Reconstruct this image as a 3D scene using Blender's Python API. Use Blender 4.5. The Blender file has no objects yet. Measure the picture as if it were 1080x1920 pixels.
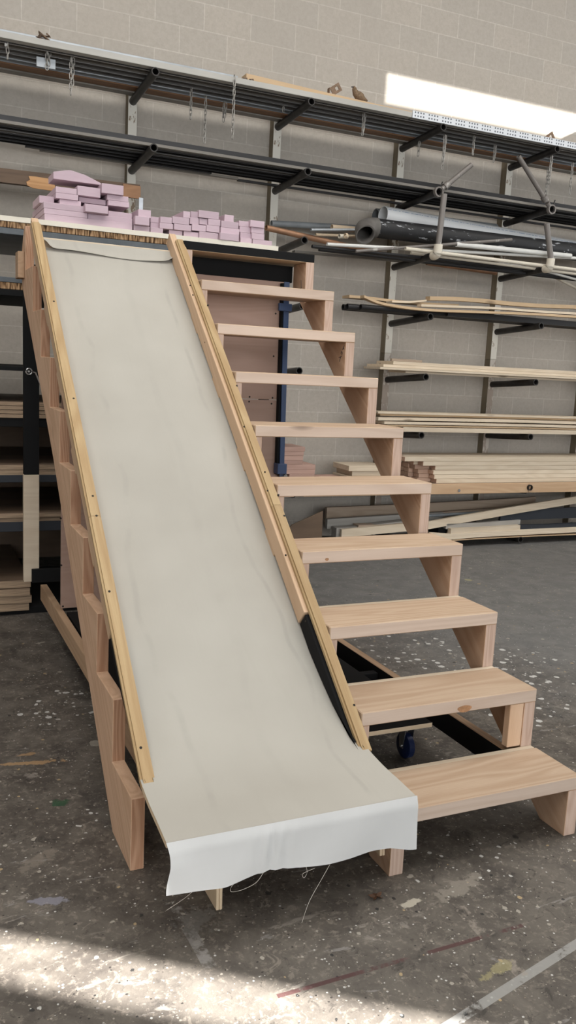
import bpy, bmesh, math, random
from mathutils import Vector, Matrix
random.seed(7)
S = bpy.context.scene
COL = S.collection
# ------------------------------------------------------------------ camera
CAM = Vector((-0.6306, -2.1018, 1.574)); YAW, PIT, ROL, FPX = 0.4324, -0.1672, 0.0501, 1608.27
_cy, _sy, _cp, _sp = math.cos(YAW), math.sin(YAW), math.cos(PIT), math.sin(PIT)
FW = Vector((_sy*_cp, _cy*_cp, _sp)); _r = Vector((_cy, -_sy, 0)); _u = _r.cross(FW)
RT = _r*math.cos(ROL) + _u*math.sin(ROL); UP = -_r*math.sin(ROL) + _u*math.cos(ROL)
cd = bpy.data.cameras.new('camera'); cam = bpy.data.objects.new('camera', cd); COL.objects.link(cam)
cam.matrix_world = Matrix(((RT.x, UP.x, -FW.x, CAM.x), (RT.y, UP.y, -FW.y, CAM.y), (RT.z, UP.z, -FW.z, CAM.z), (0, 0, 0, 1)))
cd.sensor_fit = 'VERTICAL'; cd.sensor_height = 36; cd.lens = 36*FPX/1920; cd.clip_start = .02; cd.clip_end = 100
S.camera = cam

def at(px, py, ax, v):
    """point of the photographed pixel on the plane x, y or z = v (used to measure the place)"""
    d = FW*FPX + RT*(px-540) - UP*(py-960); i = 'xyz'.index(ax)
    return CAM + d*((v-CAM[i])/d[i])

# ------------------------------------------------------------------ materials
class NT:
    def __init__(s, name):
        s.m = bpy.data.materials.new(name); s.m.use_nodes = True; s.t = s.m.node_tree; s.n = s.t.nodes; s.l = s.t.links
        s.b = s.n['Principled BSDF']; s.tc = s.n.new('ShaderNodeTexCoord'); s.geo = None
    def N(s, k, **kw):
        n = s.n.new('ShaderNode'+k)
        for a, b in kw.items(): setattr(n, a, b)
        return n
    def L(s, a, b): s.l.new(a, b)
    def val(s, v):
        n = s.N('Value'); n.outputs[0].default_value = v; return n.outputs[0]
    def math(s, op, a, b=None, c=None, clamp=False):
        n = s.N('Math', operation=op); n.use_clamp = clamp
        for i, x in enumerate((a, b, c)):
            if x is None: continue
            if isinstance(x, (int, float)): n.inputs[i].default_value = x
            else: s.L(x, n.inputs[i])
        return n.outputs[0]
    def vmath(s, op, a, b=None):
        n = s.N('VectorMath', operation=op)
        for i, x in enumerate((a, b)):
            if x is None: continue
            if isinstance(x, (tuple, list)): n.inputs[i].default_value = x
            else: s.L(x, n.inputs[i])
        return n.outputs[0]
    def mapping(s, v, scale=(1, 1, 1), rot=(0, 0, 0), loc=(0, 0, 0)):
        n = s.N('Mapping'); s.L(v, n.inputs[0])
        n.inputs['Scale'].default_value = scale; n.inputs['Rotation'].default_value = rot; n.inputs['Location'].default_value = loc
        return n.outputs[0]
    def noise(s, v, scale, detail=3, rough=.55, dist=0):
        n = s.N('TexNoise'); s.L(v, n.inputs['Vector']); n.inputs['Scale'].default_value = scale
        n.inputs['Detail'].default_value = detail; n.inputs['Roughness'].default_value = rough; n.inputs['Distortion'].default_value = dist
        return n.outputs['Fac']
    def ramp(s, f, stops, interp='LINEAR'):
        n = s.N('ValToRGB'); s.L(f, n.inputs[0]); cr = n.color_ramp; cr.interpolation = interp
        while len(cr.elements) < len(stops): cr.elements.new(.5)
        for e, (p, c) in zip(cr.elements, stops):
            e.position = p; e.color = (*c, 1) if len(c) == 3 else c
        return n.outputs[0]
    def mix(s, f, a, b, mode='MIX'):
        n = s.N('Mix', data_type='RGBA', blend_type=mode)
        if isinstance(f, (int, float)): n.inputs[0].default_value = f
        else: s.L(f, n.inputs[0])
        for i, x in ((6, a), (7, b)):
            if isinstance(x, (tuple, list)): n.inputs[i].default_value = (*x[:3], 1)
            else: s.L(x, n.inputs[i])
        return n.outputs[2]
    def maprange(s, f, a, b, c=0, d=1):
        n = s.N('MapRange'); s.L(f, n.inputs[0])
        for i, x in enumerate((a, b, c, d)): n.inputs[i+1].default_value = x
        return n.outputs[0]
    def bump(s, h, st=.2, dist=.01):
        n = s.N('Bump'); s.L(h, n.inputs['Height']); n.inputs['Strength'].default_value = st; n.inputs['Distance'].default_value = dist
        s.L(n.outputs[0], s.b.inputs['Normal'])
    def done(s, col=None, rough=.6, metal=0, spec=None):
        if col is not None:
            if isinstance(col, (tuple, list)): s.b.inputs['Base Color'].default_value = (*col[:3], 1)
            else: s.L(col, s.b.inputs['Base Color'])
        if isinstance(rough, (int, float)): s.b.inputs['Roughness'].default_value = rough
        else: s.L(rough, s.b.inputs['Roughness'])
        s.b.inputs['Metallic'].default_value = metal
        if spec is not None: s.b.inputs['Specular IOR Level'].default_value = spec
        return s.m
    def rnd(s):
        return s.N('ObjectInfo').outputs['Random']

SLOPE = math.atan2(.2203, .2627)
def wood(name, light, dark, axis='x', contrast=.6, knots=.5, rough=.6, ring=26, slope=False, vary=.12):
    """grain runs along the given object axis"""
    q = NT(name); o = q.tc.outputs['Object']; r = q.rnd()
    if slope: o = q.mapping(o, rot=(-SLOPE, 0, 0))
    off = q.N('CombineXYZ'); q.L(q.math('MULTIPLY', r, 37), off.inputs[0]); q.L(q.math('MULTIPLY', r, 61), off.inputs[1]); q.L(q.math('MULTIPLY', r, 19), off.inputs[2])
    o = q.vmath('ADD', o, off.outputs[0])
    a = 'xyz'.index(axis)
    sc = [1, 1, 1]; sc[a] = .09
    st = q.mapping(o, scale=tuple(sc))
    low = q.noise(st, 5, 2, .5, .4)
    rings = q.math('SINE', q.math('MULTIPLY', low, ring*3.2))
    rings = q.maprange(rings, -1, 1, 0, 1)
    fine = q.noise(q.mapping(o, scale=tuple(9 if i != a else .35 for i in range(3))), 26, 3, .65)
    f = q.math('ADD', q.math('MULTIPLY', rings, .45*contrast), q.math('MULTIPLY', fine, .75*contrast))
    col = q.mix(q.math('MULTIPLY', f, 1.0, clamp=True), light, dark)
    v = q.N('TexVoronoi'); sk = [5.5, 5.5, 5.5]; sk[a] = 1.7
    q.L(q.mapping(o, scale=tuple(sk)), v.inputs['Vector']); v.inputs['Scale'].default_value = 1.0
    k = q.maprange(v.outputs['Distance'], .05, .13, 1, 0)
    sepc = q.N('SeparateColor'); q.L(v.outputs['Color'], sepc.inputs[0])
    k = q.math('MULTIPLY', k, q.math('GREATER_THAN', sepc.outputs[0], 1-.42*knots))
    col = q.mix(q.math('MULTIPLY', k, .8), col, tuple(c*.42 for c in dark))
    h = q.N('HueSaturation'); q.L(col, h.inputs['Color']); q.L(q.maprange(r, 0, 1, 1-vary, 1+vary), h.inputs['Value'])
    q.bump(f, .12, .002)
    return q.done(h.outputs[0], rough, 0, .3)

def plain(name, c, rough=.6, metal=0, var=.15, scale=9, spec=.4, bump=0, scl=(1, 1, 1)):
    q = NT(name); o = q.mapping(q.tc.outputs['Object'], scale=scl)
    n = q.noise(o, scale, 4, .6)
    col = q.mix(q.maprange(n, .3, .7), tuple(x*(1-var) for x in c), tuple(min(1, x*(1+var)) for x in c))
    if bump: q.bump(q.noise(o, scale*6, 3), bump, .003)
    return q.done(col, rough, metal, spec)

def worn(name, c, chip, amount=.62, rough=.55, scale=14, scl=(1, 1, 1), metal=0):
    q = NT(name); o = q.mapping(q.tc.outputs['Object'], scale=scl)
    n = q.noise(o, scale, 6, .7); n2 = q.noise(o, 3, 2)
    base = q.mix(n2, tuple(x*.85 for x in c), tuple(x*1.2 for x in c))
    col = q.mix(q.maprange(n, amount, amount+.03), base, chip)
    return q.done(col, rough, metal, .4)

FIR_L, FIR_D = (.72, .545, .405), (.43, .245, .135)
M = {}
M['fir_x'] = wood('fir_board_x', (.57, .435, .318), (.37, .235, .145), 'x', .75, .6)
M['fir_edge'] = wood('fir_board_edge', (.64, .515, .425), (.46, .325, .245), 'x', .55, .3)
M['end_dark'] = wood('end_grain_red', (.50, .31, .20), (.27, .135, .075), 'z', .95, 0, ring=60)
M['end_pale'] = wood('end_grain_pink', (.62, .47, .385), (.42, .28, .21), 'z', .8, 0, ring=60)
M['fir_slope'] = wood('fir_stringer', (.62, .425, .295), (.36, .20, .11), 'y', .6, .4, slope=True)
M['fir_z'] = wood('fir_block', (.66, .47, .33), (.42, .25, .14), 'z', .6, .3)
M['fir_y'] = wood('fir_board_y', (.50, .34, .22), (.30, .18, .10), 'y', .55, .3)
M['rail'] = wood('fir_rail', (.58, .41, .275), (.40, .25, .145), 'x', .45, .35)
M['pine_cap'] = wood('yellow_pine_cap', (.47, .345, .19), (.30, .185, .085), 'x', .8, .3)
M['pine_x'] = wood('pale_pine', (.68, .58, .45), (.46, .345, .235), 'x', .5, .8)
M['pine_red'] = wood('red_fir', (.60, .42, .32), (.38, .22, .15), 'x', .5, .5)
M['pine_dim'] = wood('aged_pine', (.42, .33, .25), (.24, .17, .12), 'x', .6, .5)
M['pine_grey'] = wood('grey_weathered', (.34, .32, .29), (.20, .18, .16), 'x', .5, .3)
M['tan_board'] = wood('tan_board', (.58, .42, .26), (.42, .28, .16), 'x', .4, .3)
M['brown_board'] = wood('brown_board', (.28, .15, .08), (.16, .08, .04), 'x', .6, .3)
M['old_plank'] = wood('old_dark_plank', (.13, .085, .055), (.055, .035, .025), 'x', .7, .3)
M['torn_wood'] = wood('torn_wood', (.50, .29, .14), (.30, .15, .06), 'x', .8, .2)
M['ply_end'] = plain('plywood_edge', (.31, .22, .145), .7, 0, .45, 60, scl=(.1, .1, 3))
M['ply_face'] = wood('plywood_pink', (.40, .27, .215), (.30, .185, .14), 'x', .5, .25, vary=.03)
M['ply_pale'] = plain('plywood_bare', (.60, .46, .31), .65, 0, .12, 5)
M['ply_dark'] = plain('plywood_shade_toned', (.12, .078, .05), .65, 0, .3, 6, scl=(.2, 1, 1))  # shade inside the rack is put into this plywood colour
M['black'] = worn('black_paint', (.008, .008, .0085), (.12, .11, .10), .72, .75, 22); M['black'].node_tree.nodes['Principled BSDF'].inputs['Specular IOR Level'].default_value = .15
M['dkblue'] = worn('dark_blue_black_paint', (.022, .025, .032), (.30, .30, .30), .71, .6, 12)
M['shelf_grey'] = plain('dark_grey_shelf_edge', (.085, .095, .105), .5, 0, .25, 8)
M['white_face'] = worn('white_facing', (.72, .67, .57), (.45, .36, .26), .66, .75, 9, (.5, 1, 1))
M['pink'] = None
M['steel'] = plain('mill_steel', (.17, .165, .16), .45, .25, .3, 5, scl=(.15, 2, 2))
M['steel_dk'] = plain('dark_steel', (.035, .034, .035), .45, .6, .3, 5, scl=(.15, 2, 2))
M['steel_lt'] = plain('light_steel', (.185, .17, .15), .5, .2, .2, 5, scl=(.15, 2, 2))
M['galv'] = plain('galvanised', (.42, .445, .47), .38, .4, .2, 14, scl=(.3, 1, 1))
M['pale_metal'] = plain('pale_grey_metal', (.40, .385, .355), .5, .1, .1, 6, scl=(.2, 1, 1))
M['pipe_arm'] = plain('black_pipe', (.036, .033, .031), .45, .45, .35, 12)
M['pipe_worn'] = worn('worn_pipe', (.20, .18, .165), (.42, .40, .37), .6, .5, 9, (1, 1, .4), .3)
M['chain'] = plain('zinc_chain', (.36, .34, .31), .45, .4, .15, 30)
M['pvc'] = plain('white_pvc', (.66, .65, .62), .4, 0, .08, 4)
M['pvc_cream'] = plain('cream_pvc', (.66, .60, .50), .45, 0, .1, 4)
M['copper'] = plain('copper_tube', (.36, .20, .12), .45, .5, .25, 6)
M['greypipe'] = plain('grey_pipe', (.22, .235, .245), .5, 0, .2, 5)
M['cardtube'] = plain('tan_tube', (.55, .43, .30), .7, 0, .12, 5)
M['blue'] = worn('blue_clamp_paint', (.032, .055, .12), (.16, .19, .24), .68, .4, 20)
M['blue_wheel'] = plain('blue_rubber_wheel', (.012, .022, .075), .35, 0, .2, 10)
M['chrome'] = plain('bright_steel', (.62, .62, .62), .25, .9, .05, 10)
M['hole'] = plain('screw_hole', (.02, .016, .012), .7, .2)
M['rust'] = plain('rusty_steel', (.21, .14, .095), .7, .3, .3, 40)
M['bird'] = plain('brown_feathers', (.19, .125, .075), .8, 0, .4, 60)
M['bagcard'] = plain('dark_smudge', (.05, .04, .04), .8)
M['leaf'] = plain('dry_leaf', (.095, .045, .022), .7, 0, .3, 40)
M['thread'] = plain('cotton_thread', (.45, .42, .37), .8)

def pink_mat():
    q = NT('pink_painted_wood'); o = q.tc.outputs['Object']; r = q.rnd()
    n = q.noise(q.mapping(o, scale=(1, 1, 5)), 12, 3, .6)
    c = q.mix(n, (.50, .375, .425), (.58, .455, .505))
    h = q.N('HueSaturation'); q.L(c, h.inputs['Color']); q.L(q.maprange(r, 0, 1, .88, 1.08), h.inputs['Value'])
    return q.done(h.outputs[0], .75, 0, .2)
M['pink'] = pink_mat()

def core_mat():
    q = NT('honeycomb_core'); o = q.tc.outputs['Object']
    v = q.mapping(o, scale=(1, 0, .15))
    n = q.noise(v, 75, 2, .6); n2 = q.noise(q.mapping(o, scale=(1, 1, 1)), 20, 3)
    c = q.ramp(n, [(.40, (.05, .026, .012)), (.52, (.30, .18, .095)), (.62, (.46, .31, .18))])
    q.bump(n, .6, .01)
    return q.done(q.mix(q.math('MULTIPLY', n2, .25), c, (.12, .07, .04)), .85, 0, .1)
M['core'] = core_mat()

def perf_mat():
    q = NT('perforated_bead'); o = q.tc.outputs['Object']
    sx = q.N('SeparateXYZ'); q.L(o, sx.inputs[0])
    def cell(x, p): return q.math('SUBTRACT', q.math('FRACT', q.math('DIVIDE', q.math('ADD', x, 50), p)), .5)
    cx, cz = cell(sx.outputs[0], .027), cell(sx.outputs[2], .027)
    d = q.math('SQRT', q.math('ADD', q.math('MULTIPLY', cx, cx), q.math('MULTIPLY', cz, cz)))
    row = q.math('GREATER_THAN', q.math('FRACT', q.math('DIVIDE', q.math('ADD', sx.outputs[0], 50), .135)), .16)
    k = q.math('MULTIPLY', q.math('LESS_THAN', d, .27), row)
    return q.done(q.mix(k, (.66, .68, .71), (.13, .14, .16)), .5, .1, .4)
M['perf'] = perf_mat()

def canvas_mat():
    q = NT('unbleached_canvas'); o = q.tc.outputs['Object']
    n = q.noise(o, 2.2, 3, .5); n2 = q.noise(q.mapping(o, scale=(7, .9, .9)), 2.6, 4, .6, .6)
    c = q.mix(q.maprange(n, .3, .7), (.385, .362, .32), (.435, .412, .368))
    c = q.mix(q.math('MULTIPLY', q.maprange(n2, .60, .80), .20), c, (.36, .34, .29))
    sxc = q.N('SeparateXYZ'); q.L(o, sxc.inputs[0])
    for x0, wd, am, ph in ((.17, .005, .20, 3.1), (.63, .004, .26, 7.7), (.44, .008, .09, 1.4)):
        wob = q.math('MULTIPLY', q.math('SUBTRACT', q.noise(q.mapping(o, scale=(.2, 1, 1), loc=(ph, 0, 0)), 1.6, 2), .5), .22)
        dd = q.math('ABSOLUTE', q.math('SUBTRACT', q.math('SUBTRACT', sxc.outputs[0], x0), wob))
        mm = q.math('MULTIPLY', q.maprange(dd, wd, wd*3, 1, 0), q.maprange(q.noise(o, 5, 3), .42, .60))
        c = q.mix(q.math('MULTIPLY', mm, am), c, (.27, .26, .23))
    # scuffs and stains of their own shape
    v = q.N('TexVoronoi'); q.L(q.mapping(o, scale=(1.2, 1, 1)), v.inputs['Vector']); v.inputs['Scale'].default_value = 3.6
    sc = q.N('SeparateColor'); q.L(v.outputs['Color'], sc.inputs[0])
    n3 = q.noise(o, 40, 3, .6)
    k = q.math('MULTIPLY', q.maprange(q.math('ADD', v.outputs['Distance'], q.math('MULTIPLY', n3, .10)), .06, .11, 1, 0), q.math('GREATER_THAN', sc.outputs[0], .72))
    c = q.mix(q.math('MULTIPLY', k, .6), c, (.30, .28, .22))
    w1 = q.N('TexWave'); w1.bands_direction = 'X'; q.L(o, w1.inputs['Vector']); w1.inputs['Scale'].default_value = 180
    q.bump(q.math('ADD', q.math('MULTIPLY', n2, .8), q.math('MULTIPLY', w1.outputs['Fac'], .05)), .12, .01)
    return q.done(c, .9, 0, .1)
M['canvas'] = canvas_mat()
M['canvas_hang'] = plain('canvas_front_lit', (.545, .545, .54), .9, 0, .03, 5, .1)  # same canvas painted paler: frontal daylight is put into the colour

def block_wall():
    q = NT('concrete_block'); o = q.tc.outputs['Object']
    sx = q.N('SeparateXYZ'); q.L(o, sx.inputs[0]); cb = q.N('CombineXYZ')
    q.L(q.math('ADD', sx.outputs[0], -.6978+40*.4064), cb.inputs[0]); q.L(q.math('ADD', sx.outputs[2], -4.2224+60*.2032), cb.inputs[1])
    b = q.N('TexBrick'); q.L(cb.outputs[0], b.inputs['Vector']); b.inputs['Scale'].default_value = 1
    b.inputs['Brick Width'].default_value = .4064; b.inputs['Row Height'].default_value = .2032
    b.inputs['Mortar Size'].default_value = .0052; b.inputs['Mortar Smooth'].default_value = .35; b.inputs['Bias'].default_value = -.1
    b.inputs['Color1'].default_value = (.47, .422, .368, 1); b.inputs['Color2'].default_value = (.435, .396, .350, 1); b.inputs['Mortar'].default_value = (.55, .51, .455, 1)
    n = q.noise(o, 34, 5, .7); n2 = q.noise(o, 1.3, 3, .6); n3 = q.noise(o, 130, 3, .6)
    c = q.mix(q.maprange(n, .35, .75), b.outputs['Color'], (.345, .31, .265), 'MIX')
    c = q.mix(.55, b.outputs['Color'], c)
    c = q.mix(q.math('MULTIPLY', q.maprange(n2, .45, .7), .3), c, (.40, .36, .315))
    pit = q.maprange(n3, .70, .76)
    c = q.mix(q.math('MULTIPLY', pit, .6), c, (.15, .135, .115))
    h = q.math('ADD', q.math('MULTIPLY', n, .35), q.math('MULTIPLY', b.outputs['Fac'], .25))
    h = q.math('SUBTRACT', h, q.math('MULTIPLY', pit, .6))
    q.bump(h, .35, .006)
    return q.done(c, .9, 0, .15)
M['block'] = block_wall()

def floor_mat():
    q = NT('paint_spattered_concrete'); o = q.tc.outputs['Object']
    n1 = q.noise(o, 1.1, 4, .6); n2 = q.noise(o, 7, 5, .65, .5); n3 = q.noise(o, 42, 4, .7)
    sx0 = q.N('SeparateXYZ'); q.L(o, sx0.inputs[0])
    c = q.mix(q.maprange(n1, .35, .65), (.062, .052, .044), (.110, .096, .082))
    c = q.mix(q.math('MULTIPLY', q.maprange(n2, .45, .72), .75), c, (.175, .155, .132))
    c = q.mix(q.math('MULTIPLY', q.maprange(n2, .30, .43, 1, 0), .65), c, (.035, .03, .027))
    c = q.mix(q.math('MULTIPLY', q.maprange(n3, .54, .68), .62), c, (.25, .215, .18))
    n6 = q.noise(o, 16, 6, .75, 1.0); c = q.mix(q.math('MULTIPLY', q.maprange(n6, .585, .64), .55), c, (.27, .235, .195)); c = q.mix(q.math('MULTIPLY', q.maprange(n6, .36, .42, 1, 0), .6), c, (.028, .025, .022))
    # bare cooler concrete towards the lumber rack, its reflected light put into the colour
    bare = q.math('MULTIPLY', q.maprange(q.math('ADD', q.math('ADD', sx0.outputs[0], q.math('MULTIPLY', sx0.outputs[1], .6)), q.math('MULTIPLY', n1, 1.6)), 3.3, 4.6), .8)
    c = q.mix(bare, c, q.mix(n2, (.13, .13, .13), (.205, .202, .198)))
    # scraped pale patches
    n4 = q.noise(q.mapping(o, rot=(0, 0, .6), scale=(1, 3, 1)), 3.2, 6, .72, .8)
    c = q.mix(q.math('MULTIPLY', q.maprange(n4, .615, .66), .55), c, (.30, .27, .235))
    n5 = q.noise(q.mapping(o, rot=(0, 0, -.5), scale=(1, 4, 1), loc=(3, 8, 0)), 4.0, 6, .7, .5)
    c = q.mix(q.math('MULTIPLY', q.maprange(n5, .64, .67), .6), c, (.26, .245, .23))
    dens = q.maprange(q.noise(o, .9, 2), .36, .62)
    def specks(c, scale, rad, keep, cols, seed, amt=.9):
        v = q.N('TexVoronoi'); q.L(q.mapping(o, loc=(seed, seed*1.7, 0)), v.inputs['Vector']); v.inputs['Scale'].default_value = scale
        s = q.N('SeparateColor'); q.L(v.outputs['Color'], s.inputs[0])
        wob = q.math('MULTIPLY', q.math('SUBTRACT', q.noise(o, scale*3.2, 2), .5), rad*1.1)
        r = q.math('MULTIPLY', q.math('MULTIPLY', s.outputs[1], s.outputs[1]), rad)
        m = q.math('MULTIPLY', q.math('LESS_THAN', q.math('ADD', v.outputs['Distance'], wob), r), q.math('GREATER_THAN', q.math('ADD', s.outputs[0], q.math('MULTIPLY', dens, .25)), 1.25-keep))
        col = q.ramp(s.outputs[2], cols, 'CONSTANT')
        return q.mix(q.math('MULTIPLY', m, amt), c, col)
    pale = [(0, (.36, .33, .28)), (.35, (.30, .25, .19)), (.6, (.46, .45, .42)), (.82, (.02, .02, .02)), (.93, (.40, .30, .17))]
    c = specks(c, 15, .22, .40, pale, 1.3)
    c = specks(c, 38, .30, .50, pale, 4.1)
    c = specks(c, 95, .36, .58, [(0, (.32, .29, .245)), (.5, (.26, .21, .16)), (.75, (.025, .022, .02)), (.88, (.55, .54, .51))], 7.7)
    c = specks(c, 6, .26, .24, [(0, (.40, .37, .31)), (.3, (.16, .17, .21)), (.5, (.46, .31, .16)), (.66, (.03, .10, .05)), (.76, (.33, .16, .11)), (.85, (.42, .38, .20))], 11.9, .6)
    def line(c, x0, y0, x1, y1, w, col, amt, thr, ext=True):
        a = math.atan2(y1-y0, x1-x0); ca, sa = math.cos(a), math.sin(a)
        dx, dy = q.math('ADD', sx0.outputs[0], -x0), q.math('ADD', sx0.outputs[1], -y0)
        u = q.math('ADD', q.math('MULTIPLY', dx, ca), q.math('MULTIPLY', dy, sa)); v = q.math('ADD', q.math('MULTIPLY', dx, -sa), q.math('MULTIPLY', dy, ca))
        Ln = math.hypot(x1-x0, y1-y0)
        m = q.math('MULTIPLY', q.math('LESS_THAN', q.math('ABSOLUTE', v), w), q.math('MULTIPLY', q.math('GREATER_THAN', u, 0), q.math('LESS_THAN', u, Ln)))
        m = q.math('MULTIPLY', m, q.maprange(q.math('ADD', n2, q.math('MULTIPLY', n3, .5)), thr, thr+.1))
        return q.mix(q.math('MULTIPLY', m, amt), c, col)
    a, b = at(850, 1917, 'z', 0), at(1130, 1738, 'z', 0); c = line(c, a.x-.3*(b.x-a.x), a.y-.3*(b.y-a.y), b.x+.2, b.y+.048, .014, (.33, .325, .31), .75, .58)
    a, b = at(520, 1868, 'z', 0), at(980, 1735, 'z', 0); c = line(c, a.x, a.y, b.x, b.y, .007, (.075, .03, .03), .85, .66)
    a, b = at(980, 1830, 'z', 0), at(860, 1700, 'z', 0); c = line(c, a.x, a.y, b.x, b.y, .02, (.30, .26, .22), .6, .74)
    a, b = at(330, 1700, 'z', 0), at(395, 1815, 'z', 0); c = line(c, a.x, a.y, b.x, b.y, .018, (.27, .255, .24), .8, .70)
    def blot(c, a, b, w_, col, amt):
        an = math.atan2(b.y-a.y, b.x-a.x); ca, sa = math.cos(an), math.sin(an); mx, my = (a.x+b.x)/2, (a.y+b.y)/2
        dx, dy = q.math('ADD', sx0.outputs[0], -mx), q.math('ADD', sx0.outputs[1], -my)
        u = q.math('DIVIDE', q.math('ADD', q.math('MULTIPLY', dx, ca), q.math('MULTIPLY', dy, sa)), math.hypot(b.x-a.x, b.y-a.y)/2)
        v = q.math('DIVIDE', q.math('ADD', q.math('MULTIPLY', dx, -sa), q.math('MULTIPLY', dy, ca)), w_)
        d = q.math('SQRT', q.math('ADD', q.math('MULTIPLY', u, u), q.math('MULTIPLY', v, v)))
        d = q.math('ADD', d, q.math('MULTIPLY', q.math('SUBTRACT', nb, .5), 3.4))
        return q.mix(q.math('MULTIPLY', q.maprange(d, .75, .98, 1, 0), amt), c, col)
    nb = q.noise(o, 22, 4, .65)
    def cluster(c, a, rad, scale, r0, keep, seed):
        dx, dy = q.math('ADD', sx0.outputs[0], -a.x), q.math('ADD', sx0.outputs[1], -a.y)
        g = q.maprange(q.math('SQRT', q.math('ADD', q.math('MULTIPLY', dx, dx), q.math('MULTIPLY', dy, dy))), rad*.3, rad, 1, 0)
        v = q.N('TexVoronoi'); q.L(q.mapping(o, loc=(seed, seed, 0)), v.inputs['Vector']); v.inputs['Scale'].default_value = scale
        s = q.N('SeparateColor'); q.L(v.outputs['Color'], s.inputs[0])
        wob = q.math('MULTIPLY', q.math('SUBTRACT', q.noise(o, scale*2.5, 2), .5), r0*.9)
        m = q.math('MULTIPLY', q.math('LESS_THAN', q.math('ADD', v.outputs['Distance'], wob), q.math('MULTIPLY', s.outputs[1], r0)), q.math('GREATER_THAN', q.math('MULTIPLY', g, keep), s.outputs[0]))
        return q.mix(q.math('MULTIPLY', m, .9), c, (.56, .55, .52))
    c = cluster(c, at(930, 1265, 'z', 0), .75, 22, .42, .75, 2.2)
    c = cluster(c, at(760, 1225, 'z', 0), .55, 24, .40, .6, 5.2)
    c = cluster(c, at(125, 1325, 'z', 0), .26, 30, .42, .8, 8.3)
    c = cluster(c, at(165, 1545, 'z', 0), .13, 40, .42, .7, 3.9)
    c = cluster(c, at(880, 1620, 'z', 0), .25, 40, .36, .5, 6.1)
    for (u0, v0, u1, v1, w_, col_, am_, th_) in ((2, 1434, 128, 1426, .016, (.36, .23, .12), .85, .70), (30, 1418, 70, 1411, .012, (.33, .21, .11), .8, .72), (95, 1510, 132, 1500, .024, (.02, .075, .035), .8, .58), (58, 1692, 136, 1686, .020, (.22, .215, .25), .8, .62),
            (748, 1700, 800, 1684, .014, (.46, .42, .34), .9, .52), (330, 1760, 400, 1700, .05, (.21, .20, .185), .5, .78), (820, 1690, 900, 1640, .03, (.28, .25, .21), .6, .82), (905, 1835, 960, 1800, .02, (.36, .32, .16), .5, .78), (100, 1590, 40, 1640, .03, (.20, .17, .14), .6, .80)):
        a, b = at(u0, v0, 'z', 0), at(u1, v1, 'z', 0); c = blot(c, a, b, w_, col_, am_)
    q.bump(q.math('ADD', n3, q.math('MULTIPLY', n2, .6)), .25, .004)
    return q.done(c, q.maprange(n2, .3, .7, .62, .42), 0, .35)

# ------------------------------------------------------------------ geometry helpers
def link(name, me, mat, parent=None, loc=(0, 0, 0), rot=None, smooth=False):
    o = bpy.data.objects.new(name, me); COL.objects.link(o)
    for m in (mat if isinstance(mat, (list, tuple)) else [mat]): me.materials.append(m)
    if parent is not None:
        o.parent = parent; loc = Vector(loc) - world(parent)
    o.location = loc
    if rot is not None: o.rotation_euler = rot
    if smooth:
        for p in me.polygons: p.use_smooth = True
    return o
def world(o):
    v = Vector((0, 0, 0))
    while o is not None: v += o.location; o = o.parent
    return v
def thing(name, label, cat, loc, group=None):
    o = bpy.data.objects.new(name, None); COL.objects.link(o); o.location = loc; o.empty_display_size = .1
    return tag(o, label, cat, group)
def tag(o, label, cat, group=None):
    o['label'] = label; o['category'] = cat
    if group: o['group'] = group
    return o
def struct(o): o['kind'] = 'structure'; return o
def mesh_from(bm, name):
    bmesh.ops.recalc_face_normals(bm, faces=bm.faces)
    me = bpy.data.meshes.new(name); bm.to_mesh(me); bm.free(); return me
def box(name, x0, x1, y0, y1, z0, z1, mat, parent=None, bev=.002, rot=None):
    bm = bmesh.new(); bmesh.ops.create_cube(bm, size=1)
    for v in bm.verts: v.co = Vector((v.co.x*(x1-x0), v.co.y*(y1-y0), v.co.z*(z1-z0)))
    if bev: bmesh.ops.bevel(bm, geom=bm.edges[:], offset=bev, segments=1, affect='EDGES')
    return link(name, mesh_from(bm, name), mat, parent, ((x0+x1)/2, (y0+y1)/2, (z0+z1)/2), rot)
def prism(name, poly, axis, lo, hi, mat, parent=None, bev=.0015):
    """polygon in the two other axes, extruded along axis; origin at its first corner"""
    bm = bmesh.new(); a, b = poly[0]
    def P(u, v, w): return {'x': (w-lo, u-a, v-b), 'y': (u-a, w-lo, v-b), 'z': (u-a, v-b, w-lo)}[axis]
    A = [bm.verts.new(P(u, v, lo)) for u, v in poly]; B = [bm.verts.new(P(u, v, hi)) for u, v in poly]
    bm.faces.new(A); bm.faces.new(B[::-1]); n = len(poly)
    for i in range(n): bm.faces.new((A[i], B[i], B[(i+1) % n], A[(i+1) % n]))
    bmesh.ops.recalc_face_normals(bm, faces=bm.faces)
    if bev: bmesh.ops.bevel(bm, geom=bm.edges[:], offset=bev, segments=1, affect='EDGES')
    loc = {'x': (lo, a, b), 'y': (a, lo, b), 'z': (a, b, lo)}[axis]
    return link(name, mesh_from(bm, name), mat, parent, loc)
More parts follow.
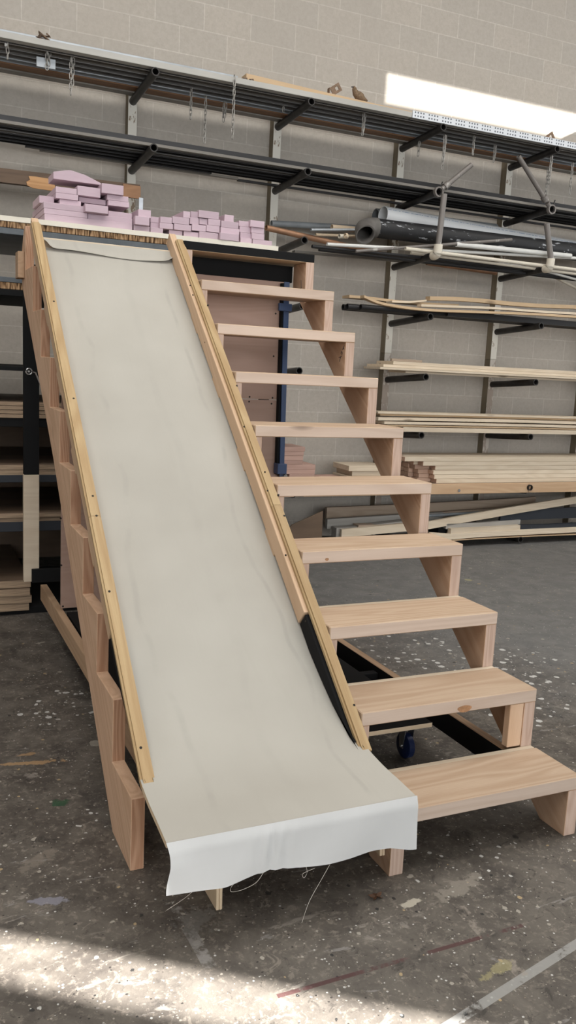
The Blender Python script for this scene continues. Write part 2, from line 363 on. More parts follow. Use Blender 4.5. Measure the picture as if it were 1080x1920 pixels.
def sweep_mesh(name, pts, rad, seg=14, hollow=None, cap=True):
    bm = bmesh.new(); pts = [Vector(p) for p in pts]; n = len(pts); rings = []
    def frame(i):
        t = (pts[min(i+1, n-1)]-pts[max(i-1, 0)]).normalized()
        h = Vector((0, 0, 1)) if abs(t.z) < .95 else Vector((1, 0, 0))
        s = t.cross(h).normalized(); return s, s.cross(t).normalized()
    R = rad if isinstance(rad, (list, tuple)) else [rad]*n
    def ring(i, r):
        s, u = frame(i); return [bm.verts.new(pts[i]+(s*math.cos(2*math.pi*k/seg)+u*math.sin(2*math.pi*k/seg))*r) for k in range(seg)]
    rings = [ring(i, R[i]) for i in range(n)]
    def skin(a, b):
        for k in range(seg): bm.faces.new((a[k], a[(k+1) % seg], b[(k+1) % seg], b[k]))
    for a, b in zip(rings, rings[1:]): skin(a, b)
    if hollow:
        inn = [ring(i, R[i]*hollow) for i in range(n)]
        for a, b in zip(inn, inn[1:]): skin(b, a)
        skin(rings[0], inn[0]); skin(rings[-1], inn[-1])
    elif cap:
        bm.faces.new(rings[0]); bm.faces.new(rings[-1][::-1])
    return bm
def tube(name, pts, rad, mat, parent=None, seg=14, hollow=None):
    pts = [Vector(p) for p in pts]; o = pts[0].copy()
    me = mesh_from(sweep_mesh(name, [p-o for p in pts], rad, seg, hollow), name)
    ob = link(name, me, mat, parent, o, smooth=True)
    return sharp(ob)
def sharp(ob):
    bm = bmesh.new(); bm.from_mesh(ob.data)
    for e in bm.edges:
        if len(e.link_faces) == 2 and e.calc_face_angle(0) > .7: e.smooth = False
    bm.to_mesh(ob.data); bm.free(); return ob
def plank(name, pts, depth, h, mat, parent=None):
    """a board along x whose front bottom edge follows pts; may bow"""
    pts = [Vector(p) for p in pts]; o = pts[0].copy(); bm = bmesh.new(); R = []
    for p in pts:
        q = p-o; R.append([bm.verts.new(q+Vector(d)) for d in ((0, 0, 0), (0, depth, 0), (0, depth, h), (0, 0, h))])
    for a, b in zip(R, R[1:]):
        for k in range(4): bm.faces.new((a[k], a[(k+1) % 4], b[(k+1) % 4], b[k]))
    bm.faces.new(R[0]); bm.faces.new(R[-1][::-1])
    return link(name, mesh_from(bm, name), mat, parent, o)
def dot(name, p, n, r, mat, parent):
    n = Vector(n).normalized()
    return tube(name, [Vector(p)-n*.004, Vector(p)+n*.0006], r, mat, parent, 10)

# ------------------------------------------------------------------ setting
YW = 5.07; CEIL = 6.8; XR = 11.2; XL = -6.0; YF = -14.0
DH = Vector((-.808, .589, 0)); TE = .404           # the sun's way across the floor and its fall per metre
def slab(name, x0, x1, y0, y1, z0, z1, mat):
    bm = bmesh.new(); bmesh.ops.create_cube(bm, size=1)
    for v in bm.verts: v.co = Vector(((x0+x1)/2+v.co.x*(x1-x0), (y0+y1)/2+v.co.y*(y1-y0), (z0+z1)/2+v.co.z*(z1-z0)))
    return struct(link(name, mesh_from(bm, name), mat))
def joined(name, boxes, mat):
    bm = bmesh.new()
    for (x0, x1, y0, y1, z0, z1) in boxes:
        g = bmesh.ops.create_cube(bm, size=1)
        for v in g['verts']: v.co = Vector(((x0+x1)/2+v.co.x*(x1-x0), (y0+y1)/2+v.co.y*(y1-y0), (z0+z1)/2+v.co.z*(z1-z0)))
    return struct(link(name, mesh_from(bm, name), mat))
slab('floor', XL, XR, YF, YW+.2, -.2, 0, floor_mat())
slab('wall_back', XL, XR, YW, YW+.2, 0, CEIL, M['block'])
inner = plain('painted_block', (.40, .38, .35), .9)
slab('wall_left', XL-.2, XL, YF, YW+.2, 0, CEIL, inner)
slab('wall_front', XL, XR, YF-.2, YF, 0, CEIL, inner)
s0, s1 = -8.54, -8.325                                # tall narrow gap in the right wall that lets the low sun in
joined('wall_right', [(XR, XR+.02, YF-.2, s0, 0, CEIL), (XR, XR+.02, s1, YW+.2, 0, CEIL), (XR, XR+.02, s0, s1, 0, 4.4), (XR, XR+.02, s0, s1, 6.45, CEIL)], inner)
def up(x, z):                                          # where the sun enters the ceiling to reach (x, z) on the back wall
    t = (CEIL-z)/TE; return (x+.808*t, YW-.589*t)
bm = bmesh.new(); zh, zl = 4.205, 3.955
h = [up(3.44, zh), up(3.44, zl), (XR-.06, up(0, zl)[1]), (XR-.06, up(0, zh)[1])]
out = [(XL, YW+.2), (XL, YF-.2), (XR+.02, YF-.2), (XR+.02, YW+.2)]
V = lambda c, z: bm.verts.new((c[0], c[1], z))
for a_, b_ in ((0, 1), (1, 2), (2, 3), (3, 0)):
    bm.faces.new([V(out[a_], CEIL), V(out[b_], CEIL), V(h[b_], CEIL), V(h[a_], CEIL)])
bmesh.ops.remove_doubles(bm, verts=bm.verts[:], dist=.0001)
struct(link('ceiling', mesh_from(bm, 'ceiling'), inner))
gm = bpy.data.materials.new('sun_dimming_tint'); gm.use_nodes = True; gn = gm.node_tree.nodes  # unseen pane, added only to dim the sun patch on the wall
tr = gn.new('ShaderNodeBsdfTransparent'); tr.inputs[0].default_value = (.25, .25, .245, 1)
gm.node_tree.links.new(tr.outputs[0], gn['Material Output'].inputs[0])
bm = bmesh.new(); bm.faces.new([bm.verts.new((c[0], c[1], CEIL+.02)) for c in ((h[0][0]-.15, h[0][1]+.12), (h[1][0]-.15, h[1][1]-.12), (h[2][0]+.03, h[2][1]-.12), (h[3][0]+.03, h[3][1]+.12))])
struct(link('sun_dimming_pane', mesh_from(bm, 'sun_dimming_pane'), gm))

# ------------------------------------------------------------------ light
def area(name, loc, rot, sx, sy, power, col):
    l = bpy.data.lights.new(name, 'AREA'); l.shape = 'RECTANGLE'; l.size = sx; l.size_y = sy; l.energy = power; l.color = col
    o = bpy.data.objects.new(name, l); COL.objects.link(o); o.location = loc; o.rotation_euler = rot; return o
area('door_daylight', (0.5, YF+.1, 3.3), (math.radians(89), 0, 0), 14, 4.4, 1250, (.93, .97, 1.0))
area('skylight_front', (-2.4, -3.2, CEIL-.05), (0, 0, 0), 4, 3.0, 110, (1.0, .985, .955))
area('skylight_mid', (2.5, .4, CEIL-.05), (0, 0, 0), 10, 3.4, 400, (1.0, .98, .94))
area('window_left', (XL+.05, -1.0, 4.2), (0, math.radians(-90), 0), 2.4, 6, 80, (.97, .985, 1.0))
area('window_right', (XR-.05, 1.0, 4.0), (0, math.radians(90), 0), 2.6, 6, 190, (.95, .98, 1.0))
sl = bpy.data.lights.new('sun', 'SUN'); sl.energy = 62; sl.angle = math.radians(.26); sl.color = (1, .98, .95)
so = bpy.data.objects.new('sun', sl); COL.objects.link(so); so.location = (12, -8, 9)
so.rotation_euler = Vector((DH.x, DH.y, -TE)).to_track_quat('-Z', 'Y').to_euler()
w = bpy.data.worlds.new('sky'); S.world = w; w.use_nodes = True
w.node_tree.nodes['Background'].inputs[0].default_value = (.75, .85, 1, 1); w.node_tree.nodes['Background'].inputs[1].default_value = .6
S.view_settings.view_transform = 'Standard'; S.view_settings.look = 'None'; S.view_settings.exposure = 0; S.view_settings.gamma = 1
S.view_settings.use_curve_mapping = False
try: S.cycles.use_denoising = True; S.cycles.max_bounces = 8
except Exception: pass

# ------------------------------------------------------------------ staircase
RISE, RUN, TT, TS, MX, WX = .2203, .2627, .0496, .05, .805, 1.516
stair = thing('staircase', 'fresh fir open-riser staircase of nine steps beside the slide', 'staircase', (.75, 1.2, 0))
def saw(y0, dz, n, foot, back, top):
    p = [(y0, 0)]
    for k in range(1, n+1):
        z = k*RISE+dz; p.append((y0+(k-1)*RUN, z))
        if k < n: p.append((y0+k*RUN, z))
    return p+top+back+foot
def stringer(x0, x1):
    top = [(2.53, 10*RISE-TT-.004)]
    return prism('stringer', saw(0, -TT, 10, [(.125, 0)], [(2.53, -.097+.8386*2.53), (.36, .205)], top), 'x', x0, x1, [M['fir_slope'], M['end_pale']], stair)
def cut_faces(o):
    for f in o.data.polygons: f.material_index = 1 if f.normal.y < -.9 else 0
cut_faces(stringer(WX-TS, WX)); cut_faces(stringer(MX-TS, MX))
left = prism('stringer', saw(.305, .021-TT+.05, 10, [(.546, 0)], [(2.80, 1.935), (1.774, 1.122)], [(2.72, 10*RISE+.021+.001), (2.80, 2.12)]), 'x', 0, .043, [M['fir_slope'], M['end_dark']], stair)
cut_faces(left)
for k in range(1, 10):
    y = (k-1)*RUN; z = k*RISE
    td = box('tread', MX-TS+.016, WX+.001, y-.002, y+.2372, z-TT, z, [M['fir_x'], M['fir_edge']], stair, .003)
    for f in td.data.polygons: f.material_index = 1 if f.normal.y < -.9 else 0
    if k < 4: box('back_strip', MX-TS+.02, WX-.004, y+.2376, y+.2615, z-TT+.004, z-.001, M['pine_x'], stair)
def knot(u, v, w_, h, m):
    y = {1: RUN, 2: 3*RUN}[m]-.0022; a = at(u, v, 'y', y); b = bmesh.new()
    vs = [b.verts.new((w_*math.cos(t)*(1+.12*math.sin(3*t)), 0, h*math.sin(t))) for t in [k*2*math.pi/20 for k in range(20)]]; b.faces.new(vs)
    r = bmesh.ops.extrude_face_region(b, geom=b.faces[:])
    for e in r['geom']:
        if isinstance(e, bmesh.types.BMVert): e.co.y -= .0006
    return link('knot', mesh_from(b, 'knot'), M['knot'], stair, a)
M['knot'] = plain('wood_knot', (.36, .19, .095), .6, 0, .35, 60)
knot(871, 1329, .030, .013, 1); knot(613, 1049, .008, .006, 2)
ln = box('landing_board', MX-TS+.004, WX, 2.364, 2.66, 2.152, 2.197, [M['ply_pale'], M['black']], stair)
for p in ln.data.polygons: p.material_index = 0 if p.normal.z < -.5 else 1
box('ledger_beam', .06, WX-TS-.004, 2.533, 2.573, 2.052, 2.142, M['black'], stair)
box('back_panel', .163, 1.405, 2.516, 2.530, 1.384, 2.05, [M['ply_face']], stair, .001)
box('back_panel', .163, 1.415, 2.516, 2.530, .213, 1.380, [M['ply_face']], stair, .001)
for i, (a, b) in enumerate([(519, 551), (517, 588), (513, 668), (511, 746), (509, 757), (468, 744), (467, 753), (114, 972), (115, 1060), (118, 1137)]):
    p = at(a, b, 'y', 2.516); dot('screw', p, (0, -1, 0), .0055, M['hole'], stair)
a, b = at(46, 1090, 'y', 2.82), at(73, 560, 'y', 2.82)
xp0, xp1 = at(45, 950, 'y', 2.82).x, at(73.5, 950, 'y', 2.82).x
zc, zb = at(58, 890, 'y', 2.82).z, at(47, 1091, 'y', 2.82).z
box('post', xp0, xp1, 2.82, 2.86, zc, 2.05, M['black'], stair)
pb = box('post', xp0-.001, xp1, 2.818, 2.862, zb, zc-.001, M['pine_x'], stair); pb['label'] = 'bare unpainted lower end of the post'
zr0, zr1 = at(90, 1091, 'y', 2.8).z, at(90, 1066, 'y', 2.8).z
box('bottom_rail', xp0+.04, 1.3, 2.79, 2.817, zr0, zr1, M['black'], stair)
box('ledger_end', -.034, -.001, 2.70, 2.80, 1.965, 2.10, M['fir_y'], stair)
p = at(52, 696, 'y', 2.80); eb = tube('eye_bolt', [p+Vector((0, -.05, 0)), p+Vector((0, .02, 0))], .006, M['chrome'], stair, 10)
ring = [p+Vector((math.cos(t)*.016, -.05, math.sin(t)*.016)) for t in [i*.5 for i in range(13)]]
tube('bolt_eye', ring, .004, M['chrome'], eb, 8)
q_ = p+Vector((.022, -.045, -.004)); tube('hook_rod', [q_, q_+Vector((.012, 0, 0)), q_+Vector((.055, .01, -.10))], .0045, M['chrome'], eb, 8)
box('nailing_block', WX-TS-.062, WX-TS-.001, .262+.003, .262+.036, .222, 2*RISE-TT-.002, M['fir_z'], stair)
# pencilled scribble on the inner face of the outer stringer
def strokes(name, lines, x, parent, r=.0016):
    bm = bmesh.new(); o = Vector((x, lines[0][0][0], lines[0][0][1]))
    for L in lines:
        b2 = sweep_mesh('s', [Vector((x, a, b))-o for a, b in L], r, 5); me = bpy.data.meshes.new('t'); b2.to_mesh(me); b2.free(); bm.from_mesh(me); bpy.data.meshes.remove(me)
    link(name, mesh_from(bm, name), M['bagcard'], parent, o)
y, z = 1.875, 1.655
strokes('pencil_mark', [[(y+.02, z-.04), (y+.012, z-.015)], [(y+.03, z-.02), (y-.0, z-.012)], [(y+.012, z+.0), (y+.006, z+.012), (y-.004, z+.004), (y+.002, z-.006)], [(y-.004, z+.02), (y-.012, z+.03), (y-.02, z+.02), (y-.014, z+.036), (y-.022, z+.04)]], WX-TS-.001, stair)
strokes('pencil_mark', [[(2.42, 2.06), (2.41, 2.02), (2.445, 1.985)]], WX-TS-.001, stair)

# ------------------------------------------------------------------ slide
slide = thing('slide', 'wooden slide with yellow pine capped side rails left of the stairs', 'slide', (.37, 1.2, 0))
def rz(y): return .212+.8305*y
SP = [(-.085, .315), (.0, .327), (.09, .338), (.18, .358), (.27, .390), (.36, .431), (.46, .490), (.57, .563), (.70, .663), (.85, .784), (1.0, .905)]
SP += [(y, .905+(y-1.0)*.838) for y in (1.3, 1.6, 1.9, 2.2, 2.425)]
def sheet(name, prof, x0f, x1f, nx, th, mat, parent, wav=0):
    bm = bmesh.new(); G = []; o = Vector((0, prof[0][0], prof[0][1]))
    for j, (y, z) in enumerate(prof):
        row = []
        for i in range(nx+1):
            t = i/nx; x = x0f(y, t)+(x1f(y, t)-x0f(y, t))*t
            dz = wav*math.sin(3.1*x*2+2.2*y)*math.sin(5*y+1.2)
            row.append(bm.verts.new(Vector((x, y, z+dz))-o))
        G.append(row)
    for a, b in zip(G, G[1:]):
        for i in range(nx): bm.faces.new((a[i], a[i+1], b[i+1], b[i]))
    bmesh.ops.recalc_face_normals(bm, faces=bm.faces)
    if th:
        r = bmesh.ops.extrude_face_region(bm, geom=bm.faces[:])
        for v in [e for e in r['geom'] if isinstance(e, bmesh.types.BMVert)]: v.co += Vector((0, th*.5, -th))
    return link(name, mesh_from(bm, name), mat, parent, o, smooth=not th)
def dense(p, n=4):
    """smooth the profile"""
    out = []
    for i in range(len(p)-1):
        p0, p1, p2, p3 = p[max(i-1, 0)], p[i], p[i+1], p[min(i+2, len(p)-1)]
        for k in range(n):
            t = k/n; out.append(tuple(.5*((2*b)+(-a+c)*t+(2*a-5*b+4*c-d)*t*t+(-a+3*b-3*c+d)*t*t*t) for a, b, c, d in zip(p0, p1, p2, p3)))
    return out+[p[-1]]
PROF = dense(SP)
def bx0(y, t): return -.004 if y < .2 else (-.004+min(1, (y-.2)/.3)*.048)
def bx1(y, t): return .775-min(1, max(0, (y+.085)/.30))*.028
sheet('slide_bed', [(y, z-.004) for y, z in PROF], bx0, lambda y, t: bx1(y, t)-.003, 4, .015, M['ply_pale'], slide)
SX = [(y, z) for y, z in PROF if .02 <= y <= .62]
def former(x0, x1, z0):
    prism('former', [(.026, z0)]+[(y, z-.026) for y, z in SX if y > .03]+[(.66, .40), (.40, .10), (.33, z0)], 'x', x0, x1, M['ply_pale'], slide)
former(.185, .194, 0); former(.195, .204, 0); former(.732, .741, .06); former(.742, .751, .06)
def along(y, perp=0):   # point on the rail line, moved square to it
    return Vector((0, y, rz(y)))+Vector((0, -math.sin(RA), math.cos(RA)))*perp
RA = math.atan(.8305)
def railbar(name, xc, w, y0, y1, top, h, mat, parent, rnd=0):
    L = (along(y1)-along(y0)).length; mid = (along(y0)+along(y1))/2+Vector((0, -math.sin(RA), math.cos(RA)))*(top-h/2)
    bm = bmesh.new(); bmesh.ops.create_cube(bm, size=1)
    for v in bm.verts: v.co = Vector((v.co.x*L, v.co.y*w, v.co.z*h))
    if rnd:
        es = [e for e in bm.edges if abs((e.verts[0].co-e.verts[1].co).x) > .1 and e.verts[0].co.z > 0]
        bmesh.ops.bevel(bm, geom=es, offset=rnd, segments=4, affect='EDGES')
    else: bmesh.ops.bevel(bm, geom=bm.edges[:], offset=.002, segments=1, affect='EDGES')
    o = link(name, mesh_from(bm, name), mat, parent, (xc, mid.y, mid.z))
    ex = Vector((0, math.cos(RA), math.sin(RA))); ez = Vector((0, -math.sin(RA), math.cos(RA))); ey = Vector((-1, 0, 0))
    o.rotation_euler = Matrix((ex, ey, ez)).transposed().to_euler()
    return o
for side, bxc, cxc, inx in (('left', .018, .016, 1), ('right', .724, .745, -1)):
    yj = .985 if side == 'right' else .96
    sb = railbar('side_board', bxc, .034, .60, 2.46, -.0195, .07, M['rail'], slide)
    railbar('rail_cap', cxc, .044, yj+.001, 2.40 if side == 'right' else 2.41, 0, .019, M['pine_cap'], slide, .007)
    railbar('rail_cap', cxc, .044, .17, yj, 0, .019, M['pine_cap'], slide, .007)
    # black tapered closing board where the bed curves away below the straight rail
    lo = [(y, max(z+.004, 0)) for y, z in PROF if .20 < y < .60]
    hi = [(.62, along(.62, -.021).z-.0), (.21, along(.21, -.021).z)]
    prism('closing_board', lo+[(.655, rz(.655)-.118), (.612, rz(.612)-.034)]+[(.235, rz(.235)-.030)], 'x', bxc-.012, bxc+.012, M['black'], slide)['label'] = 'black painted tapered closing board'
    for y in [.9, 1.25, 1.6, 1.95, 2.3]:
        z = rz(y)-.128
        b = railbar('spacer_block', bxc, .03, y-.05, y+.05, -.0905, .026, M['rail'], slide)
    for (u, v) in ([(101, 565), (138, 747), (174, 930), (181, 967), (205, 1109), (264, 1402)] if side == 'left' else [(390, 572), (444, 723), (522, 928), (533, 967), (664, 1322)]):
        d = (FW*FPX+RT*(u-540)-UP*(v-960)); t = (.212+.8305*CAM.y-CAM.z)/(d.z-.8305*d.y); p = CAM+d*t
        if abs(p.x-cxc) < .022: dot('screw', p+Vector((0, -math.sin(RA), math.cos(RA)))*.0002, (0, -math.sin(RA), math.cos(RA)), .0045, M['hole'], slide)
    if side == 'right':
        for (u, v) in [(356, 535), (361, 553), (384, 642), (457, 800), (496, 885), (501, 920), (535, 1041), (572, 1165)]:
            p = at(u, v, 'x', .707); dot('screw', p, (-1, 0, 0), .0035, M['hole'], slide)
box('top_riser', .045, .74, 2.452, 2.470, 2.085, 2.150, M['pine_x'], slide)
# canvas
canvas = thing('canvas_sheet', 'cream canvas sheet lining the slide, its raw edge, painted paler for daylight, hanging at the foot', 'canvas', (.37, 1.2, 0))
sheet('lining', dense(SP, 6), lambda y, t: bx0(y, t)-.0015, lambda y, t: bx1(y, t), 30, 0, M['canvas'], canvas, .0012)
def hang():
    bm = bmesh.new(); nx, nz = 60, 16; G = []
    bot = [(309, 1674), (360, 1668), (420, 1661), (470, 1642), (510, 1632), (560, 1626), (610, 1618), (660, 1607), (700, 1596), (735, 1590), (771, 1591)]
    B = [at(u, v, 'y', -.105) for u, v in bot]
    xa, xb = bx0(-.085, 0)-.003, bx1(-.085, 0)+.002
    def zb(x):
        for p, r in zip(B, B[1:]):
            if x <= r.x or r is B[-1]:
                t = (x-p.x)/(r.x-p.x); return p.z+(r.z-p.z)*t
    o = Vector((0, -.09, .31))
    for j in range(nz+1):
        s = j/nz; row = []
        for i in range(nx+1):
            t = i/nx; x = xa+(xb-xa)*t
            z1 = .3165; z = z1+(zb(max(B[0].x, min(B[-1].x, x)))-z1)*s
            pk = math.exp(-((x-.30)/.05)**2)
            yy = -.0865-.010*min(1, s*6)-.012*s+.006*math.sin(x*19+s*2)*s-.016*math.exp(-(t/.10)**2)*min(1, s*2.2)+.013*pk*math.sin(x*150+2*s)*(1-abs(s-.35))*min(1, s*3)
            xx = x-(.012*s*(t-.75) if t > .75 else 0)*2+(.006*math.sin(s*5) if i == 0 else 0)
            row.append(bm.verts.new(Vector((xx, yy, z))-o))
        G.append(row)
    for a, b in zip(G, G[1:]):
        for i in range(nx): bm.faces.new((a[i], a[i+1], b[i+1], b[i]))
    return link('hanging_edge', mesh_from(bm, 'hanging_edge'), M['canvas_hang'], canvas, o, smooth=True)
hang()['label'] = 'raw edge, painted paler for daylight, hanging over the foot of the slide'
def top_fold():
    bm = bmesh.new(); nx, nz = 40, 8; G = []; o = Vector((.05, 2.43, 2.1))
    for j in range(nz+1):
        s = j/nz; row = []
        for i in range(nx+1):
            t = i/nx; x = .047+(.735-.047)*t; sag = math.exp(-(t/.05)**2)+.6*math.exp(-((1-t)/.09)**2)
            lift = math.exp(-(t/.045)**2)*.045+math.exp(-((1-t)/.06)**2)*.030+.006*math.sin(7*t+.6)
            yb = 2.392+.018*math.sin(5.5*t+.5)*.3; zbm = .905+(yb-1.0)*.838+.014+lift
            y = yb+(2.449-yb)*(s**.6); z = zbm+(2.143-zbm)*s+.006*math.sin(3.1*s)*math.sin(11*t)
            row.append(bm.verts.new(Vector((x, y, z))-o))
        G.append(row)
    for a, b in zip(G, G[1:]):
        for i in range(nx): bm.faces.new((a[i], a[i+1], b[i+1], b[i]))
    return link('folded_top', mesh_from(bm, 'folded_top'), M['canvas'], canvas, o, smooth=True)
top_fold()
for L in ([(365, 1668, -.11), (345, 1685, -.08), (312, 1707, -.05)], [(494, 1636, -.11), (480, 1655, -.11), (455, 1668, -.10), (434, 1672, -.1), (433, 1664, -.1), (440, 1656, -.105)], [(620, 1618, -.11), (605, 1645, -.12), (580, 1690, -.14), (566, 1730, -.15)], [(574, 1626, -.11), (576, 1636, -.11), (570, 1646, -.11), (568, 1638, -.11), (590, 1628, -.11)]):
    P = [at(u, v, 'y', y) for u, v, y in L]
    P = [Vector((p.x, p.y, max(p.z, .003))) for p in P]
    tube('loose_thread', dense([tuple(p) for p in P], 4), .0007, M['thread'], canvas, 5)

# ------------------------------------------------------------------ wheeled base under the stairs
wag = thing('wheeled_base', 'low black wheeled wooden base under the staircase', 'dolly', (.8, 1.8, 0))
def two(o, f):
    for p in o.data.polygons: p.material_index = 1 if f(p) else 0
r1 = box('rail', 1.412, 1.450, .30, 3.05, .106, .200, [M['black'], M['fir_y']], wag); two(r1, lambda p: p.normal.z > .5)
box('rail', .142, .180, .60, 3.10, .106, .200, M['fir_y'], wag)['label'] = 'bare wood rail'
dk = box('deck', .19, 1.295, .592, 2.48, .182, .2, [M['black'], M['ply_pale']], wag, 0); two(dk, lambda p: p.normal.y < -.5)
box('crossbar', .19, 1.40, 1.2, 1.24, .11, .181, M['black'], wag)
def caster(x, y):
    f = box('caster', x-.03, x+.03, y-.045, y+.045, .172, .1815, M['chrome'], wag)
    wv = Vector((x, y, .053)); tube('wheel', [wv+Vector((-.016, 0, 0)), wv+Vector((-.012, 0, 0)), wv+Vector((.012, 0, 0)), wv+Vector((.016, 0, 0))], [.047, .053, .053, .047], M['blue_wheel'], f, 28)
    for s in (-1, 1): prism('fork', [(y-.03, .172), (y+.03, .172), (y+.013, .045), (y-.013, .045)], 'x', x+s*.021-.0015, x+s*.021+.0015, M['chrome'], f, 0)
    tube('axle', [wv+Vector((-.027, 0, 0)), wv+Vector((.027, 0, 0))], .006, M['chrome'], f, 8)
caster(1.262, .72); caster(.26, .72); caster(1.262, 2.40); caster(.26, 2.40)

# ------------------------------------------------------------------ bar clamp behind the stairs
cl = thing('bar_clamp', 'long blue bar clamp hanging behind the upper stairs', 'clamp', (1.42, 2.5, .9))
def cpx(u, v, y=2.50): return at(u, v, 'y', y)
p0, p1 = cpx(531, 512), cpx(521, 892)
prism('bar', [(cpx(528, 530).x, 2.047), (cpx(538, 530).x, 2.047), (cpx(527.5, 890).x, p1.z), (cpx(519, 890).x, p1.z)], 'y', 2.46, 2.468, M['blue'], cl)
prism('bar_web', [(cpx(526, 530).x, 2.04), (cpx(530, 530).x, 2.04), (cpx(521, 885).x, p1.z+.01), (cpx(515, 885).x, p1.z+.01)], 'y', 2.470, 2.506, M['black'], cl)
a = cpx(517, 583); box('fixed_jaw', cpx(517, 575).x, cpx(541, 575).x, 2.45, 2.47, a.z, a.z+.042, M['blue'], cl)
a = cpx(516, 806); box('jaw', cpx(515, 803).x, cpx(534, 803).x, 2.45, 2.47, a.z, a.z+.02, M['blue'], cl)
a = cpx(515, 885); box('screw_head', cpx(513, 880).x, cpx(530, 880).x, 2.44, 2.50, a.z-.005, a.z+.055, M['blue'], cl)
a = cpx(528, 890); tube('screw_end', [a+Vector((0, -.06, -.0)), a+Vector((0, -.015, .01))], .011, M['chrome'], cl, 10)

# ------------------------------------------------------------------ sheet-goods rack at left
RY = 3.15
rack = thing('sheet_rack', 'dark shelving rack for plywood sheets behind the slide', 'shelving', (.4, RY+.6, 0))
zt = at(0, 424, 'y', RY).z
def zat(v, u=0, y=RY): return at(u, v, 'y', y).z
XA, XB = -1.6, 1.66
shelf_z = [(zat(437), zat(425), M['shelf_grey']), (zat(553), zat(541), M['black']), (zat(694), zat(686), M['black']), (zat(800), zat(783), M['black']), (zat(905), zat(891), M['dkblue']), (zat(998), zat(980), M['dkblue'])]
for i, (z0, z1, m) in enumerate(shelf_z): box('shelf', XA, XB, RY+.002, 4.26, z0, z1, m, rack)
for x in (-1.55, 1.58):
    for y in (RY+.06, 4.2): box('upright', x, x+.06, y, y+.04, 0, shelf_z[0][0], M['black'], rack)
for (v0, v1) in ((782, 870), (905, 950), (995, 1070)):
    pass
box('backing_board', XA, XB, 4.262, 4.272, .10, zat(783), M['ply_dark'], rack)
box('base_runner', XA, 1.55, RY+.03, 4.2, .0, .045, M['black'], rack)
hz0, hz1 = zat(425)+.0005, zat(413)
hp = thing('honeycomb_panel', 'white-faced cardboard honeycomb panel on top of the sheet rack', 'panel', (.3, RY+.5, hz0))
box('core', XA, at(532, 470, 'y', RY).x, RY, 4.2, hz0, hz1, M['core'], hp)
fc = plank('facing', [(XA+(at(522, 460, 'y', RY).x-XA)*i/60, RY-.004+random.uniform(-.004, .004), hz1+.0005) for i in range(61)], 1.05, 2.333-hz1, M['white_face'], hp)
h2a, h2b = zat(541)+.0005, zat(528)
hp2 = thing('honeycomb_panel', 'brown cardboard honeycomb panel on the second shelf of the sheet rack', 'panel', (.3, RY+.5, h2a))
box('core', XA, 1.5, RY+.002, 4.2, h2a, h2b, M['core'], hp2); box('facing', XA, 1.5, RY, 4.2, h2b+.0005, zat(518), M['shelf_grey'], hp2)
def sheets(v0, v1, n, where, mats, x1=1.5):
    z0, z1 = zat(v1)+.0006, zat(v0); h = (z1-z0)/n
    od = ['lowest', 'second', 'third', 'fourth', 'fifth', 'topmost']
    for i in range(n):
        nm = 'topmost' if i == n-1 else od[i]
        if n == 1: lab = 'single plywood sheet on '+where
        else: lab = '%s plywood sheet of the stack on %s' % (nm, where)
        yy = RY+random.uniform(-.012, .012); xx = x1+random.uniform(-.05, .05)
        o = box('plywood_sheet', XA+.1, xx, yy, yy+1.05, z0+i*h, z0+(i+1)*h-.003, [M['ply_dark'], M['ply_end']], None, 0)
        two(o, lambda p: abs(p.normal.z) < .5); tag(o, lab, 'plywood', 'plywood sheets in the rack')
sheets(752, 783, 4, 'the fourth shelf of the sheet rack', None, 1.62)
sheets(871, 891, 2, 'the dark shelf with the white scuff', None)
sheets(962, 980, 2, 'the lowest dark shelf of the rack', None)
o_ = sheets(1090, 1148, 4, 'the floor under the sheet rack', None, .13)
tag(box('cardboard_scrap', at(72, 690, 'y', RY).x, at(90, 690, 'y', RY).x, RY+.05, RY+.3, shelf_z[2][1]+.0005, shelf_z[2][1]+.045, M['ply_pale']), 'small pale scrap on the third rack shelf behind the black post', 'scrap')

# ------------------------------------------------------------------ pink painted offcuts on the rack
ZS = 2.3345
blocks = []
def B(ox, oy, sc, X0, X1, Y0, Y1, dy=0, depth=.30, tilt=0):
    y = RY+.02+dy
    a = at(ox+X0/sc, oy+Y0/sc, 'y', y); b = at(ox+X1/sc, oy+Y0/sc, 'y', y); c = at(ox+X0/sc, oy+Y1/sc, 'y', y)
    blocks.append([a.x, b.x, y, c.z, a.z, depth, tilt])
LP = [(195, 940, 390, 448, 0, .40), (190, 560, 352, 392, .0, .36), (562, 940, 395, 436, .01, .36), (186, 530, 300, 352, 0, .44), (532, 735, 330, 372, .05, .3), (735, 935, 368, 412, .02, .3),
      (322, 505, 262, 302, .03, .3), (540, 735, 272, 335, -.045, .2), (733, 912, 318, 362, .02, .3), (290, 482, 212, 260, .02, .3), (486, 715, 246, 285, .06, .3), (724, 905, 262, 308, .02, .3),
      (290, 470, 155, 205, .02, .34), (472, 670, 160, 240, .02, .34), (678, 864, 180, 262, .0, .26), (150, 278, 116, 180, .06, .26)]
for X0, X1, Y0, Y1, dy, d in LP: B(40, 310, 4.5, X0, X1, Y0, Y1, dy, d)
